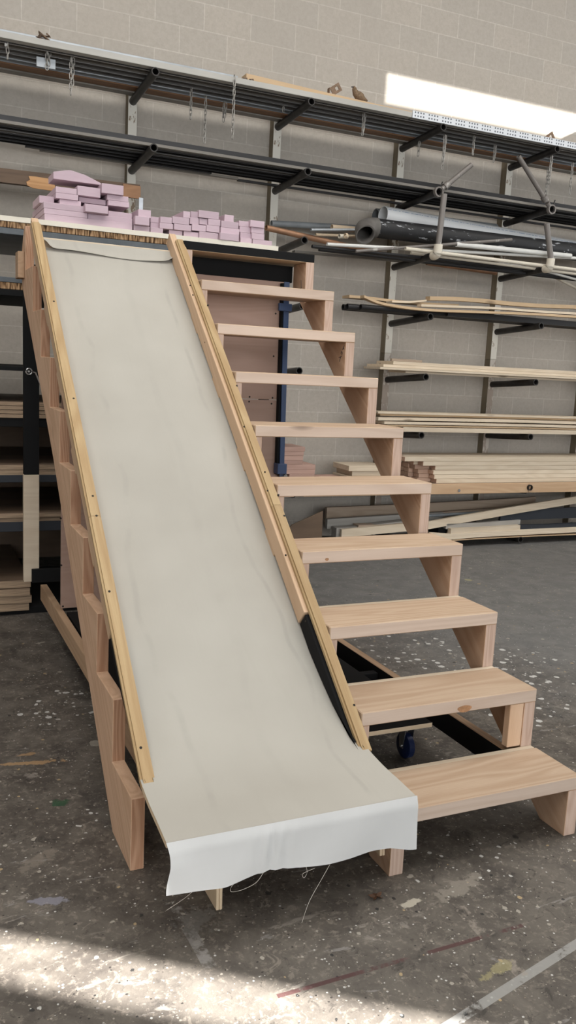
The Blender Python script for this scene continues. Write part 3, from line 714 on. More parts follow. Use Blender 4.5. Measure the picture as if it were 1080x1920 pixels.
RP = [(42, 158, 182, 222, .0, .26), (52, 158, 122, 184, -.03, .2), (75, 168, 56, 112, .0, .24), (162, 226, 118, 160, .03, .24), (163, 224, 162, 202, .03, .24), (163, 255, 202, 240, .0, .24),
      (235, 320, 118, 162, .0, .24), (230, 328, 165, 205, .0, .24), (322, 445, 126, 176, .0, .24), (333, 460, 175, 218, .0, .24), (298, 395, 218, 256, .02, .24), (405, 512, 226, 266, .01, .24),
      (447, 514, 136, 184, .01, .24), (516, 575, 144, 188, .01, .24), (463, 566, 182, 228, .0, .24), (568, 665, 192, 240, .0, .24), (516, 655, 234, 282, .0, .24), (400, 452, 83, 130, .0, .3),
      (454, 510, 90, 136, .02, .3), (512, 660, 95, 148, .0, .3), (580, 670, 148, 194, .0, .24), (668, 805, 236, 288, -.03, .24), (672, 808, 194, 236, -.01, .24), (676, 802, 147, 194, -.01, .24),
      (699, 768, 100, 148, .0, .3), (803, 882, 152, 192, .02, .24), (808, 890, 196, 238, .02, .24), (812, 894, 240, 282, .02, .24), (814, 898, 284, 318, .0, .24), (886, 990, 154, 202, -.01, .24),
      (893, 986, 204, 244, .0, .24), (896, 988, 246, 290, .0, .24), (902, 1044, 292, 328, .0, .24)]
nL = len(blocks)
for X0, X1, Y0, Y1, dy, d in RP: B(240, 370, 3.857, X0, X1, Y0, Y1, dy, d)
# settle each block on what lies under it
placed = []
order = sorted(range(len(blocks)), key=lambda i: blocks[i][3])
for i in order:
    x0, x1, y, z0, z1, d, t = blocks[i]; h = max(.03, min(.062, z1-z0)); sup = ZS
    for (X0, X1, Y, Z1, D) in placed:
        if min(x1, X1)-max(x0, X0) > .006 and min(y+d, Y+D)-max(y, Y) > .01 and Z1 <= z0+.022: sup = max(sup, Z1+.0006)
    blocks[i][3] = sup; blocks[i][4] = sup+h; placed.append((x0, x1, y, sup+h, d))
# order words so that each label finds its own block
def lvl(b): return max(0, int(round((b[3]-ZS)/.042)))
ordn = ['first', 'second', 'third', 'fourth', 'fifth', 'sixth', 'seventh', 'eighth', 'ninth', 'tenth', 'eleventh', 'twelfth']
rown = ['bottom row', 'second row', 'third row', 'fourth row', 'fifth row', 'sixth row', 'top row']
for pile, ids in (('large left pile', range(nL)), ('low right pile', range(nL, len(blocks)))):
    rows = {}
    for i in ids: rows.setdefault(lvl(blocks[i]), []).append(i)
    for r, L in rows.items():
        L.sort(key=lambda i: blocks[i][0])
        for k, i in enumerate(L):
            x0, x1, y, z0, z1, d, t = blocks[i]
            ln_ = 'long' if x1-x0 > .35 else ('short' if x1-x0 < .12 else '')
            o = box('wood_offcut', x0+.0006, x1-.0006, y, y+d, z0, z1, M['pink'], None, .0015)
            tag(o, ('%s pink-painted offcut, %s from left in the %s of the %s' % (ln_, ordn[k], rown[min(r, 6)], pile)).strip(), 'wood offcut', 'pink offcuts on the honeycomb panel')
# tilted piece on top of the large pile
a, b = at(40+265/4.5, 310+150/4.5, 'y', 3.26), at(40+665/4.5, 310+180/4.5, 'y', 3.26)
top = max(z1 for (x0, x1, y, z0, z1, d, t) in [blocks[i] for i in range(nL)] if x1 > a.x and x0 < b.x and y+d > 3.24)
o = prism('wood_offcut', [(a.x, top+.001), (b.x, top+.001), (b.x, top+.012), (a.x+(b.x-a.x)*.66, top+.046), (a.x+(b.x-a.x)*.34, top+.062), (a.x, top+.040)], 'y', 3.24, 3.42, M['pink'])
tag(o, 'pink-painted tapered offcut lying crowned on top of the large left pile', 'wood offcut', 'pink offcuts on the honeycomb panel')
p = at(263, 376, 'y', 3.4)
tag(box('metal_bracket', p.x-.006, p.x+.022, 3.41, 3.416, ZS+.0005, p.z+.02, M['galv']), 'small galvanised bracket standing behind the low right pink pile', 'bracket')
exec_marker = True

# ------------------------------------------------------------------ pipe rack along the block wall
PF = 4.98                                            # front face of the rack posts
LZ = [3.567, 3.050, 2.530, 2.020, 1.503, .992, .481, .034]
def armz(l, y): return LZ[l]+(.045 if l < 7 else .012)*(PF-y)/.65
def top_of(l, y): return armz(l, y)+.0305
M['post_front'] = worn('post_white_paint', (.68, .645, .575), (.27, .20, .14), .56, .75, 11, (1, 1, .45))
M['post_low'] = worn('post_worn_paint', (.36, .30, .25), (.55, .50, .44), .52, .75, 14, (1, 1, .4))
M['post_side'] = plain('post_side_wood', (.20, .165, .115), .8, 0, .2, 8, scl=(1, 1, .2))
PX = [-.10, 1.121, 2.364, 3.590, 4.808, 6.03]
PN = ['leftmost', 'second', 'third', 'fourth', 'fifth', 'rightmost']
PD = ['at the far left edge behind the pink pile', 'above the large pink pile', 'just right of the low pink pile', 'just right of the top steps', 'near the right edge', 'at the right edge of the wall']
posts = []
for i, x in enumerate(PX):
    t = thing('rack_post', 'white-painted wooden rack post on block wall, %s' % PD[i], 'rack post', (x, YW, 0), 'posts of the pipe rack')
    posts.append(t)
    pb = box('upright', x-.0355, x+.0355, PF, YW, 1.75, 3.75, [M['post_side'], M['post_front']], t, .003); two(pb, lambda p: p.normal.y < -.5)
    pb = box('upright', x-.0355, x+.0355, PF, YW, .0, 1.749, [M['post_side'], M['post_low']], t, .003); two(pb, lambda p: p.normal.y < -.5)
    for l in range(8):
        if i in (0, 5) and l in (2, 3, 4, 5): pass
        xx = x+(.012 if l > 2 else 0)
        tube('pipe_arm', [(xx, PF+.04, armz(l, PF+.04)), (xx, 4.33, armz(l, 4.33))], .030, M['pipe_arm'], t, 20, .74)
def channel(name, x0, x1, y0, y1, z0, h, mat, th=.004):
    b = [(y0, z0), (y0, z0+h), (y1, z0+h), (y1, z0), (y1-th, z0), (y1-th, z0+h-th), (y0+th, z0+h-th), (y0+th, z0)]
    return prism(name, b, 'x', x0, x1, mat, None, 0)
def angle(name, x0, x1, y0, y1, z0, h, mat, th=.005):
    return prism(name, [(y0, z0), (y1, z0), (y1, z0+th), (y0+th, z0+th), (y0+th, z0+h), (y0, z0+h)], 'x', x0, x1, mat, None, 0)
G1, G2, G3 = 'steel stock on the top rack level', 'steel stock on the second rack level', 'pipes on the third rack level'
XM = 6.6
L0 = -1.4
z = top_of(0, 4.345)
z -= .001
tag(box('metal_channel', L0, 3.284, 4.342, 4.405, z+.002, z+.044, M['pale_metal']), 'long pale grey metal channel along the front of the top rack level', 'metal channel', G1)
tag(box('perforated_strip', 3.289, XM, 4.342, 4.352, z+.002, z+.058, M['perf'], None, .001), 'white perforated metal strip on the front right of the top level', 'metal strip', G1)
tag(box('metal_channel', 3.30, XM, 4.36, 4.405, z+.002, z+.040, M['pale_metal']), 'pale metal channel behind the white perforated strip', 'metal channel', G1)
tag(angle('steel_angle', L0, XM, 4.407, 4.424, z, .020, M['steel_dk'], .006), 'thin black steel angle just behind the pale front channel, top rack level', 'steel bar', G1)
for i, (a, b, m, nm) in enumerate([(4.425, 4.50, 'steel_lt', 'frontmost lighter'), (4.505, 4.585, 'steel', 'second'), (4.59, 4.67, 'steel', 'third'), (4.675, 4.76, 'galv', 'hindmost shinier')]):
    tag(channel('steel_stud', L0, XM, a, b, top_of(0, a), .034, M[m]), '%s of the grey steel studs seen from below on the top level' % nm, 'steel stud', G1)
tag(box('board', L0, XM, 4.77, 4.875, top_of(0, 4.77), top_of(0, 4.77)+.02, M['brown_board']), 'brown wooden board behind the steel studs on the top level', 'board', G1)
tag(box('board', L0, XM, 4.885, 4.972, top_of(0, 4.885), top_of(0, 4.885)+.02, M['pine_grey']), 'grey weathered board against the wall on the top rack level', 'board', G1)
zt2 = top_of(0, 4.425)+.036
tag(box('metal_strip', L0, 1.80, 4.47, 4.52, zt2, zt2+.066, M['galv']), 'bluish galvanised strip lying behind the pale front channel at left', 'metal strip', G1)
tag(plank('board', [(1.88, 4.50, zt2+.040), (2.5, 4.50, zt2+.020), (3.1, 4.50, zt2+.004), (3.6, 4.5, zt2+.001), (XM, 4.5, zt2+.001)], .10, .066, M['tan_board']), 'tan wooden board on top of the steel along the upper right of the wall', 'board', G1)

def chain(label, u, v0, v1, y, double=False, grp='chains hanging from the top rack level', r=.0036):
    a, b = at(u, v0, 'y', y), at(u, v1, 'y', y); n = max(2, int(round((a.z-b.z)/.034))); st = (a.z-b.z)/n
    bm = bmesh.new()
    def ln(c, ang, L=None):
        L = L or st*.5+.006; W = .0105; pts = []
        for k in range(12):
            t = 2*math.pi*k/12; p = Vector((W*math.cos(t), 0, (L-W)*(1 if math.sin(t) > 0 else -1)+W*math.sin(t)))
            pts.append(Matrix.Rotation(ang, 3, 'Z') @ p + c)
        n_ = len(pts); rings = []
        for k in range(n_):
            t = (pts[(k+1) % n_]-pts[k-1]).normalized(); s = t.orthogonal().normalized(); w_ = t.cross(s)
            rings.append([bm.verts.new(pts[k]+(s*math.cos(q)+w_*math.sin(q))*r) for q in (0, 1.57, 3.14, 4.71)])
        # align ring starts is not needed for such a thin wire: connect nearest
        for k in range(n_):
            A_, B_ = rings[k], rings[(k+1) % n_]
            o_ = min(range(4), key=lambda s_: sum((A_[q].co-B_[(q+s_) % 4].co).length for q in range(4)))
            for q in range(4):
                try: bm.faces.new((A_[q], A_[(q+1) % 4], B_[(q+1+o_) % 4], B_[(q+o_) % 4]))
                except ValueError: pass
    for k in range(n):
        ln(Vector((0, 0, -st*(k+.5))), .35 if k % 2 else 1.75)
    if double:
        for k in range(max(2, int(n*.8))): ln(Vector((.02*(1-.6*k/n), .012, -st*(k+.5))), 1.75 if k % 2 else .35)
    me = mesh_from(bm, 'chain'); o = link('chain', me, M['chain'], None, a, smooth=True)
    return tag(o, label, 'chain', grp)
CH = [('short chain at the far left end of the top level', 14, 78, 110, 4.42, 0), ('doubled chain in front of the small galvanised plate at left', 88, 92, 130, 4.44, 1), ('doubled chain coming to a point left of the first arm', 133, 108, 177, 4.44, 1),
      ('chain just right of the first arm, before the longer thin one', 359, 164, 223, 4.60, 0), ('thin long chain reaching down to the second level', 386, 181, 268, 4.62, 0), ('short doubled chain left of the longest front chain', 420, 192, 228, 4.70, 1),
      ('longest chain, hooked over the front channel', 440, 142, 260, 4.336, 0), ('tiny chain beside the third post arm', 532, 194, 209, 4.62, 0), ('doubled chain below the brown bird', 682, 211, 254, 4.46, 1),
      ('short chain behind the fourth post arm', 786, 266, 292, 4.62, 0), ('pair of long chains right of the fourth post arm tip', 834, 254, 318, 4.42, 1), ('short thick chain between the fourth and fifth arms, left one', 889, 256, 290, 4.45, 0),
      ('short thick chain between the fourth and fifth arms, right one', 928, 273, 304, 4.52, 1), ('bundle of chains below the rusty bracket at right', 1034, 292, 345, 4.44, 1), ('thin chain hanging deepest beside the right bundle', 1028, 316, 366, 4.60, 0), ('chain at the right edge of the picture', 1074, 306, 364, 4.45, 0)]
for lab, u, v0, v1, y, d in CH: chain('zinc '+lab, u, v0, v1, y, d)
p = at(440, 142, 'y', 4.336)
p = at(86, 118, 'y', 4.47); tag(box('metal_plate', p.x-.065, p.x+.065, 4.46, 4.464, p.z-.035, p.z+.03, M['galv']), 'small galvanised plate hanging under the top level at left', 'metal plate')
p = at(13, 82, 'y', 4.40); tag(box('metal_hook', p.x-.012, p.x+.012, 4.425, 4.43, p.z-.01, p.z+.055, M['pvc']), 'pale hook plate at the far left of the top level', 'hook')
# odds and ends lying on the top level
def scrap(name, label, u, v, y, mat, cat):
    p = at(u, v, 'y', y); bm = bmesh.new(); random.seed(u)
    for k in range(5):
        b2 = sweep_mesh('s', [Vector((random.uniform(-.05, .05), random.uniform(-.02, .02), random.uniform(-.02, .03))) for _ in range(3)], .006, 6)
        me = bpy.data.meshes.new('t'); b2.to_mesh(me); b2.free(); bm.from_mesh(me); bpy.data.meshes.remove(me)
    return tag(link(name, mesh_from(bm, name), mat, None, p, smooth=True), label, cat)
scrap('wire_tangle', 'small tangle of rusty wire on the top rack level at left', 82, 71, 4.44, M['rust'], 'wire')
def bracket(u, v, y, lab, s=1, mir=1):
    p = at(u, v, 'y', y); o = Vector((p.x, y, p.z))
    t = thing('steel_bracket', lab, 'bracket', o, 'rusty brackets on the top rack level')
    bm = bmesh.new()
    Z = Matrix.Rotation(-.62*mir, 3, 'Y')
    def pl(a0, a1, b0, b1):
        q = [Z @ Vector((a, 0, b)) for a, b in ((a0, b0), (a1, b0), (a1, b1), (a0, b1))]
        A_ = [bm.verts.new(w) for w in q]; B_ = [bm.verts.new(w+Vector((0, .006, 0))) for w in q]
        bm.faces.new(A_); bm.faces.new(B_[::-1])
        for k in range(4): bm.faces.new((A_[k], B_[k], B_[(k+1) % 4], A_[(k+1) % 4]))
    L, W, h = .085*s, .03*s, .012*s
    pl(0, L*.45, -W, W); pl(L*.75, L, -W, W); pl(L*.45, L*.75, h, W); pl(L*.45, L*.75, -W, -h)
    link('plate', mesh_from(bm, 'plate'), M['rust'], t, o)
    box('foot', o.x-.022, o.x-.015, y, y+.04, o.z-.045, o.z+.03, M['rust'], t)
    return t
bracket(622, 172, 4.56, 'rusty slotted bracket standing on the tan board left of the bird', 1.1)
bracket(1025, 262, 4.56, 'rusty slotted bracket on the tan board at the right edge', 1.1)
for k, (u, v) in enumerate([(460, 140), (472, 140)]):
    p = at(u, v, 'y', 4.44); p.z = zt2+.031
    tag(tube('rusty_clip', [p+Vector((-.02, 0, -.02)), p+Vector((-.012, 0, .012)), p+Vector((.012, .01, .02)), p+Vector((.018, .01, -.005))], .011, M['rust'], None, 8), ['curled rusty clip at the left end of the tan board', 'small dark rusty stub right of the curled clip'][k], 'clip')
# the bird
p = at(668, 182, 'y', 4.60); bz_ = zt2+.062
bm = bmesh.new()
def blob(c, s, rot=0):
    g = bmesh.ops.create_uvsphere(bm, u_segments=18, v_segments=12, radius=1)
    for v in g['verts']: v.co = Matrix.Rotation(rot, 3, 'Y') @ Vector((v.co.x*s[0], v.co.y*s[1], v.co.z*s[2])) + Vector(c)
def birdmesh():
    pr = [(-.055, .012, .0), (-.050, .034, .012), (-.02, .050, .030), (.02, .046, .040)]
    b = sweep_mesh('b', [(-.040, 0, .100), (-.034, 0, .088), (-.030, 0, .072), (-.020, 0, .052), (.004, 0, .036), (.034, 0, .026), (.060, 0, .016), (.095, 0, .010)], [.006, .017, .020, .027, .036, .034, .020, .006], 16)
    return b
bird = tag(link('bird', mesh_from(birdmesh(), 'bird'), M['bird'], None, (p.x-.01, 4.56, p.z-.035), smooth=True), 'small brown bird figure sitting on the tan board below the sunlit wall', 'bird')
b0 = world(bird); tube('beak', [b0+Vector((-.045, -.004, .093)), b0+Vector((-.064, -.008, .088))], .0045, M['bagcard'], bird, 8)

# second level: black steel
z = top_of(1, 4.42)
tag(box('steel_bar', L0, XM, 4.40, 4.428, z+.001, z+.022, M['steel_lt'], None, .001), 'light grey flat steel bar along the front of the second rack level', 'steel bar', G2)
tag(angle('steel_angle', L0, XM, 4.432, 4.475, z, .062, M['steel_dk']), 'black steel angle standing above the light front bar, second level', 'steel bar', G2)
for i, (a, b, m, nm) in enumerate([(4.48, 4.545, 'steel_dk', 'frontmost'), (4.55, 4.62, 'steel', 'second'), (4.625, 4.70, 'steel_dk', 'third'), (4.705, 4.775, 'steel_dk', 'fourth'), (4.78, 4.85, 'steel_dk', 'fifth')]):
    tag(channel('steel_channel', L0, XM, a, b, top_of(1, a), .036, M[m]), '%s black steel channel seen from below on the second level' % nm, 'steel channel', G2)
tag(box('steel_bar', at(48, 281, 'y', 4.86).x, 1.75, 4.86, 4.90, top_of(1, 4.86), top_of(1, 4.86)+.02, M['steel_dk'], None, .001), 'short black bar with visible left end under the second level', 'steel bar', G2)
tag(box('steel_bar', at(75, 285, 'y', 4.91).x, 2.0, 4.91, 4.945, top_of(1, 4.91), top_of(1, 4.91)+.018, M['steel_lt'], None, .001), 'short pale bar against the wall on the second level', 'steel bar', G2)
tag(box('steel_bar', at(446, 340, 'y', 4.95).x, XM, 4.925+.025, 4.975, top_of(1, 4.95), top_of(1, 4.95)+.018, M['steel_dk'], None, .001), 'black bar starting right of the low pink pile, second level', 'steel bar', G2)
tag(tube('conduit', [(L0, 4.60, top_of(1, 4.55)+.048), (.35, 4.60, top_of(1, 4.55)+.048), (1.0, 4.60, top_of(1, 4.55)+.048)], .011, M['galv'], None, 10), 'bright conduit lying in the steel on the second level at left', 'conduit', G2)
# swivel stubs clamped on the second-level arm tips
def stub(label, i, ends, l=1):
    c = Vector((PX[i], 4.335, armz(l, 4.34))); t = thing('pipe_stub', label, 'pipe', c, 'pipe stubs on the second-level arm tips')
    tube('collar', [c+Vector((0, -.016, 0)), c+Vector((0, .014, 0))], .043, M['pipe_worn'], t, 20, .72)
    a, b = ends; d = (b-a).normalized()
    tube('coupling', [c+d*.038, c+d*.075], .021, M['pipe_worn'], t, 14); tube('stem', [a+d*.01, b], .021, M['pipe_worn'], t, 16, .8); tube('coupling_ring', [a+d*.0, a+d*.045], .030, M['pipe_worn'], t, 16)
    tube('bolt', [c+Vector((.01, -.005, .03)), c+Vector((.03, -.005, .085))], .006, M['pipe_arm'], t, 8)
c = Vector((PX[3], 4.335, armz(1, 4.34))); e = at(884, 309, 'y', 4.30); d = (e-c).normalized(); stub('worn pipe stub pointing up to the right from a second-level arm', 3, (c+d*.07, e))
c = Vector((PX[4], 4.335, armz(1, 4.34))); e = at(972, 293, 'y', 4.30); d = (e-c).normalized(); stub('dark pipe stub pointing up to the left from a second-level arm', 4, (c+d*.10, e))

# third level: plastic and copper pipe
def pipe(label, u0, v0, y0, u1, v1, y1, r, mat, hollow=.84, ext=None, name='pipe'):
    a = at(u0, v0, 'y', y0); b = at(u1, v1, 'y', y1)
    if ext: b = a+(b-a)*((ext-a.x)/(b.x-a.x))
    return tag(tube(name, [a, b], r, mat, None, 18, hollow), label, 'pipe', G3)
zA = top_of(2, 4.6)
def flatpipe(label, u0, v0, y0, x1, z0, z1, y1, r, mat, hollow=.84):
    a = at(u0, v0, 'y', y0); a.z = max(a.z, top_of(2, y0)+r) if z0 is None else z0
    return tag(tube('pipe', [a, (x1, y1, z1)], r, mat, None, 18, hollow), label, 'pipe', G3)
pipe('grey plastic pipe against the wall behind the copper tube', 509, 419, 4.90, 640, 426, 4.90, .026, M['greypipe'], ext=3.4)
pipe('copper tube beginning behind the right end of the pink pile', 499, 427, 4.62, 640, 459, 4.70, .024, M['copper'], ext=3.3)
pipe('bright thin tube below the tan cardboard tube', 583, 431, 4.60, 665, 431, 4.66, .012, M['galv'], ext=3.2)
pipe('tan cardboard tube left of the black elbow', 622, 426, 4.72, 664, 430, 4.74, .024, M['cardtube'], .8, ext=3.2)
pipe('short tan tube under the bright thin tube', 592, 440, 4.72, 640, 442, 4.74, .012, M['cardtube'], ext=3.3)
pipe('dull tube with open end just left of the black elbow', 636, 443, 4.52, 664, 444, 4.54, .019, M['pvc_cream'], .8, ext=2.85)
pipe('second tan tube with open end touching the black elbow', 647, 442, 4.44, 670, 443, 4.46, .021, M['cardtube'], .8, ext=2.80)
# big black pipe with elbow
a = at(699, 427, 'y', 4.50); b = at(1075, 472, 'y', 4.50); b = Vector((XM, 4.50, a.z+(b.z-a.z)*(XM-a.x)/(b.x-a.x)))
M['abs'] = worn('black_pipe_paint_marks', (.016, .016, .017), (.40, .41, .43), .60, .5, 5, (1, 3.5, 3.5))
def pvc_print():
    k = NT('white_pipe_blue_print'); o = k.tc.outputs['Object']; sx = k.N('SeparateXYZ'); k.L(o, sx.inputs[0])
    n = k.noise(k.mapping(o, scale=(14, .1, .1)), 3, 2); top = k.math('SUBTRACT', k.math('ADD', sx.outputs[2], k.math('MULTIPLY', sx.outputs[0], .0)), 0)
    geo = k.N('NewGeometry'); sn = k.N('SeparateXYZ'); k.L(geo.outputs['Normal'], sn.inputs[0])
    band = k.math('LESS_THAN', k.math('ABSOLUTE', k.math('SUBTRACT', sn.outputs[2], .55)), .045)
    m = k.math('MULTIPLY', band, k.maprange(n, .45, .5)); return k.done(k.mix(k.math('MULTIPLY', m, .7), (.74, .745, .75), (.22, .30, .44)), .4, 0, .4)
M['pvc_big'] = pvc_print()
M['abs_elbow'] = plain('dusty_black_elbow', (.125, .115, .105), .7, 0, .25, 10)
bp = thing('drain_pipe', 'large black drain pipe with elbow lying on the third rack level', 'pipe', a, G3)
RB = .079
tube('pipe', [a, b], RB, M['abs'], bp, 32, .9)
arc = [a+Vector((.03, 0, 0))]+[a+Vector((-.135*math.sin(t), -.125*(1-math.cos(t)), -.085*(1-math.cos(t)))) for t in [k*math.pi/2/8 for k in range(9)]]
tube('elbow', arc, [RB*1.06]*2+[RB*1.0]*7+[RB*1.06], M['abs_elbow'], bp, 28, .86)
pipe('big white plastic pipe with blue print lying behind the black drain pipe', 718, 403, 4.70, 1020, 456, 4.84, .075, M['pvc_big'], .93, ext=5.9)
pipe('pale grey pipe close behind the big white pipe end', 704, 405, 4.86, 760, 412, 4.86, .065, M['greypipe'], .9, ext=4.6)
pipe('thick white pipe with open left end in front of the drain pipe', 855, 458, 4.365, 1070, 480, 4.365, .022, M['pvc'], .78)
pipe('thin white pipe from the third post to the white elbow', 613, 458, 4.42, 900, 474, 4.40, .014, M['pvc'], .7, ext=5.2)
pipe('white pipe with grey smears sloping below the black elbow', 667, 471, 4.40, 815, 460, 4.37, .013, M['pipe_worn'], .7, ext=4.4)
pipe('cream plastic pipe in front of both white elbows', 760, 466, 4.36, 1080, 506, 4.345, .016, M['pvc_cream'], .7, ext=XM)
pipe('second cream pipe just under the cream front pipe', 770, 474, 4.46, 1080, 514, 4.45, .012, M['pvc_cream'], .7, ext=XM)
pipe('dark tube under the white pipes beside the third post', 585, 462, 4.50, 700, 474, 4.50, .015, M['steel_dk'], .8, ext=5.6)
pipe('second dark tube low on the third level', 598, 468, 4.58, 700, 480, 4.58, .014, M['steel_dk'], .8, ext=5.6)
pipe('third dark tube low on the third level', 640, 470, 4.64, 760, 484, 4.64, .018, M['steel_dk'], .8, ext=5.6)
pipe('fourth dark tube low on the third level', 700, 478, 4.70, 900, 500, 4.70, .02, M['steel_dk'], .8, ext=5.6)
pipe('copper brown tube lowest between the two white elbows', 800, 493, 4.92, 930, 512, 4.94, .02, M['copper'], .8)
a = at(553, 473, 'y', 4.80); b = at(765, 492, 'y', 4.80)
tag(plank('metal_strip', [a, b], .06, .018, M['steel_lt']), 'grey flat strip lowest on the third level left of the fourth post', 'metal strip', G3)
P = [at(u, v, 'y', 4.66) for u, v in ((985, 500), (1010, 508), (1040, 520), (1080, 540))]
P.append(P[-1]+(P[-1]-P[-2])*4)
tag(tube('pipe', dense([tuple(q) for q in P], 4), .013, M['pvc_cream'], None, 12, .7), 'sagging cream pipe curving down at the right edge', 'pipe', G3)
P = [at(u, v, 'y', 4.5) for u, v in ((905, 492), (960, 497), (1020, 508), (1080, 524))]; P.append(P[-1]+(P[-1]-P[-2])*4)
tag(tube('pipe', dense([tuple(q) for q in P], 4), .011, M['pvc'], None, 12, .7), 'thin white pipe sagging below the right white elbow', 'pipe', G3)
for i, (u, v), lab in ((3, (833, 364), 'upright worn pipe in a white elbow left of centre on the third level'), (4, (1025, 419), 'upright worn pipe in a white elbow at right on the third level')):
    c = Vector((PX[i], 4.315, armz(2, 4.33))); t = thing('upright_stub', lab, 'pipe', c, 'upright pipe stubs on the third-level arm tips')
    e = at(u, v, 'y', 4.27); f = Vector((c.x, 4.275, c.z+.03))
    tube('elbow', dense([tuple(c+Vector((0, .03, 0))), tuple(c+Vector((0, -.01, .0))), tuple(c+Vector((0, -.035, .022))), tuple(c+Vector((0, -.04, .085)))], 3), .037, M['pvc_cream'], t, 18)
    tube('stem', [f+Vector((0, 0, .05)), e], .026, M['pipe_worn'], t, 16, .85)
# torn plank behind the pink pile
y = 4.55; zz = top_of(2, y)
a0 = at(0, 345, 'y', y); a1 = at(262, 370, 'y', y)
pk = thing('old_plank', 'old dark plank with a torn end behind the large pink pile', 'board', (.3, y, a0.z), G3)
zb0 = at(0, 347, 'y', y).z
plank('plank', [(L0, y, zb0), (a1.x, y, at(262, 371, 'y', y).z)], .06, .095, M['old_plank'], pk)
xs = [at(u, 350, 'y', y-.006).x for u in (48, 100)]
bm = bmesh.new(); pl = [(xs[0]+.01, zb0+.02), (xs[0]+.05, zb0+.006), (xs[1]+.02, zb0+.004), (xs[1], zb0+.085), (xs[0]+.06, zb0+.088), (xs[0]+.02, zb0+.085), (xs[0]+.03, zb0+.06), (xs[0]+.005, zb0+.045)]
prism('torn_face', pl, 'y', y-.008, y-.0005, M['torn_wood'], pk)
pl = [(a1.x-.13, zb0+.028), (a1.x+.004, zb0+.026), (a1.x+.004, zb0+.118), (a1.x-.13, zb0+.12)]
prism('bare_end', pl, 'y', y-.008, y-.0005, M['brown_board'], pk)

# fourth level: dark tubes and bowed boards
G4, G5, G6 = 'boards on the fourth rack level', 'boards on the fifth rack level', 'boards on the sixth rack level'
z4 = top_of(3, 4.40)
def px4(u, v, y): return at(u, v, 'y', y)
a = px4(643, 591, 4.60); tag(tube('steel_tube', [(a.x, 4.61, top_of(3, 4.6)+.027), (XM, 4.61, top_of(3, 4.6)+.027)], .0265, M['steel_dk'], None, 18, .85), 'dark steel tube sticking out furthest left on the fourth level', 'pipe', G4)
a = px4(652, 590, 4.53); tag(tube('steel_tube', [(a.x, 4.55, top_of(3, 4.53)+.026), (XM, 4.55, top_of(3, 4.53)+.026)], .026, M['steel_dk'], None, 18, .85), 'dark steel tube second furthest left on the fourth level', 'pipe', G4)
a = px4(682, 583, 4.43); tag(tube('steel_tube', [(a.x, 4.49, top_of(3, 4.49)+.024), (XM, 4.49, top_of(3, 4.44)+.024)], .024, M['steel_dk'], None, 18, .85), 'dark steel tube in front of the others on the fourth level', 'pipe', G4)
a = px4(843, 588, 4.40); tag(angle('steel_angle', a.x, XM, 4.425, 4.46, top_of(3, 4.425), .05, M['steel_dk']), 'black steel angle below the bowed boards on the fourth level', 'steel bar', G4)
def bow(label, pts, y, h, depth, mat, grp, ext=True):
    P = [at(u, v, 'y', y) for u, v in pts]
    if ext:
        d = P[-1]-P[-2]; P.append(P[-1]+d*((XM-P[-1].x)/d.x))
    P = dense([tuple(q) for q in P], 4)
    return tag(plank('board', P, depth, h, mat), label, 'board', grp)
bow('lowest bowed tan board on the fourth level, sticking out left', [(683, 558), (720, 572), (800, 583), (900, 587), (1000, 591), (1080, 596)], 4.345, .020, .07, M['tan_board'], G4)
bow('second bowed pine board on the fourth level', [(790, 575), (850, 577), (930, 580), (1010, 586), (1080, 590)], 4.35, .020, .07, M['pine_x'], G4)
bow('long pale board angled out to the left end of the fourth level', [(655, 558), (700, 562), (740, 567), (800, 572), (860, 575)], 4.50, .022, .13, M['tan_board'], G4, False)
bow('short pale offcut lying on the left boards of the fourth level', [(735, 567), (768, 568), (800, 565)], 4.40, .016, .10, M['pine_x'], G4, False)
bow('topmost pale board on the fourth level, bowed', [(806, 563), (850, 564), (900, 567), (960, 573), (1020, 577), (1080, 579)], 4.36, .034, .07, M['tan_board'], G4)

# fifth level: white boards
def board(name, label, cat, u, v_top, v_bot, y, mat, grp, depth=.14, x1=XM, zmin=None):
    a = at(u, v_top, 'y', y); b = at(u, v_bot, 'y', y); z0 = b.z if zmin is None else zmin
    o = box(name, a.x, x1, y, y+depth, z0, z0+(a.z-b.z), mat, None, .0015); return tag(o, label, cat, grp), z0+(a.z-b.z)
z = top_of(4, 4.40)
lay5 = [(760, .020, 4.42, 'lowest pale board on the fifth level'), (712, .020, 4.36, 'second pale board on the fifth level, reaching furthest left'), (718, .024, 4.38, 'third pale board on the fifth level'), (736, .030, 4.40, 'topmost pale board on the fifth level')]
for u, h, y, lab in lay5:
    a = at(u, 700, 'y', y); tag(box('board', a.x, XM, y, y+.29, z+.0005, z+h, M['pine_x'], None, .0015), lab, 'board', G5); z += h+.0008
for k, (u, lab) in enumerate([(727, 'dark-ended short batten lying on the left end of the fifth level'), (738, 'second dark-ended batten on the left end of the fifth level')]):
    a = at(u, 690, 'y', 4.5+k*.06); tag(box('batten', a.x, a.x+.25, 4.44+k*.05, 4.47+k*.05, z+.0005, z+.022, M['pine_dim']), lab, 'batten', G5)
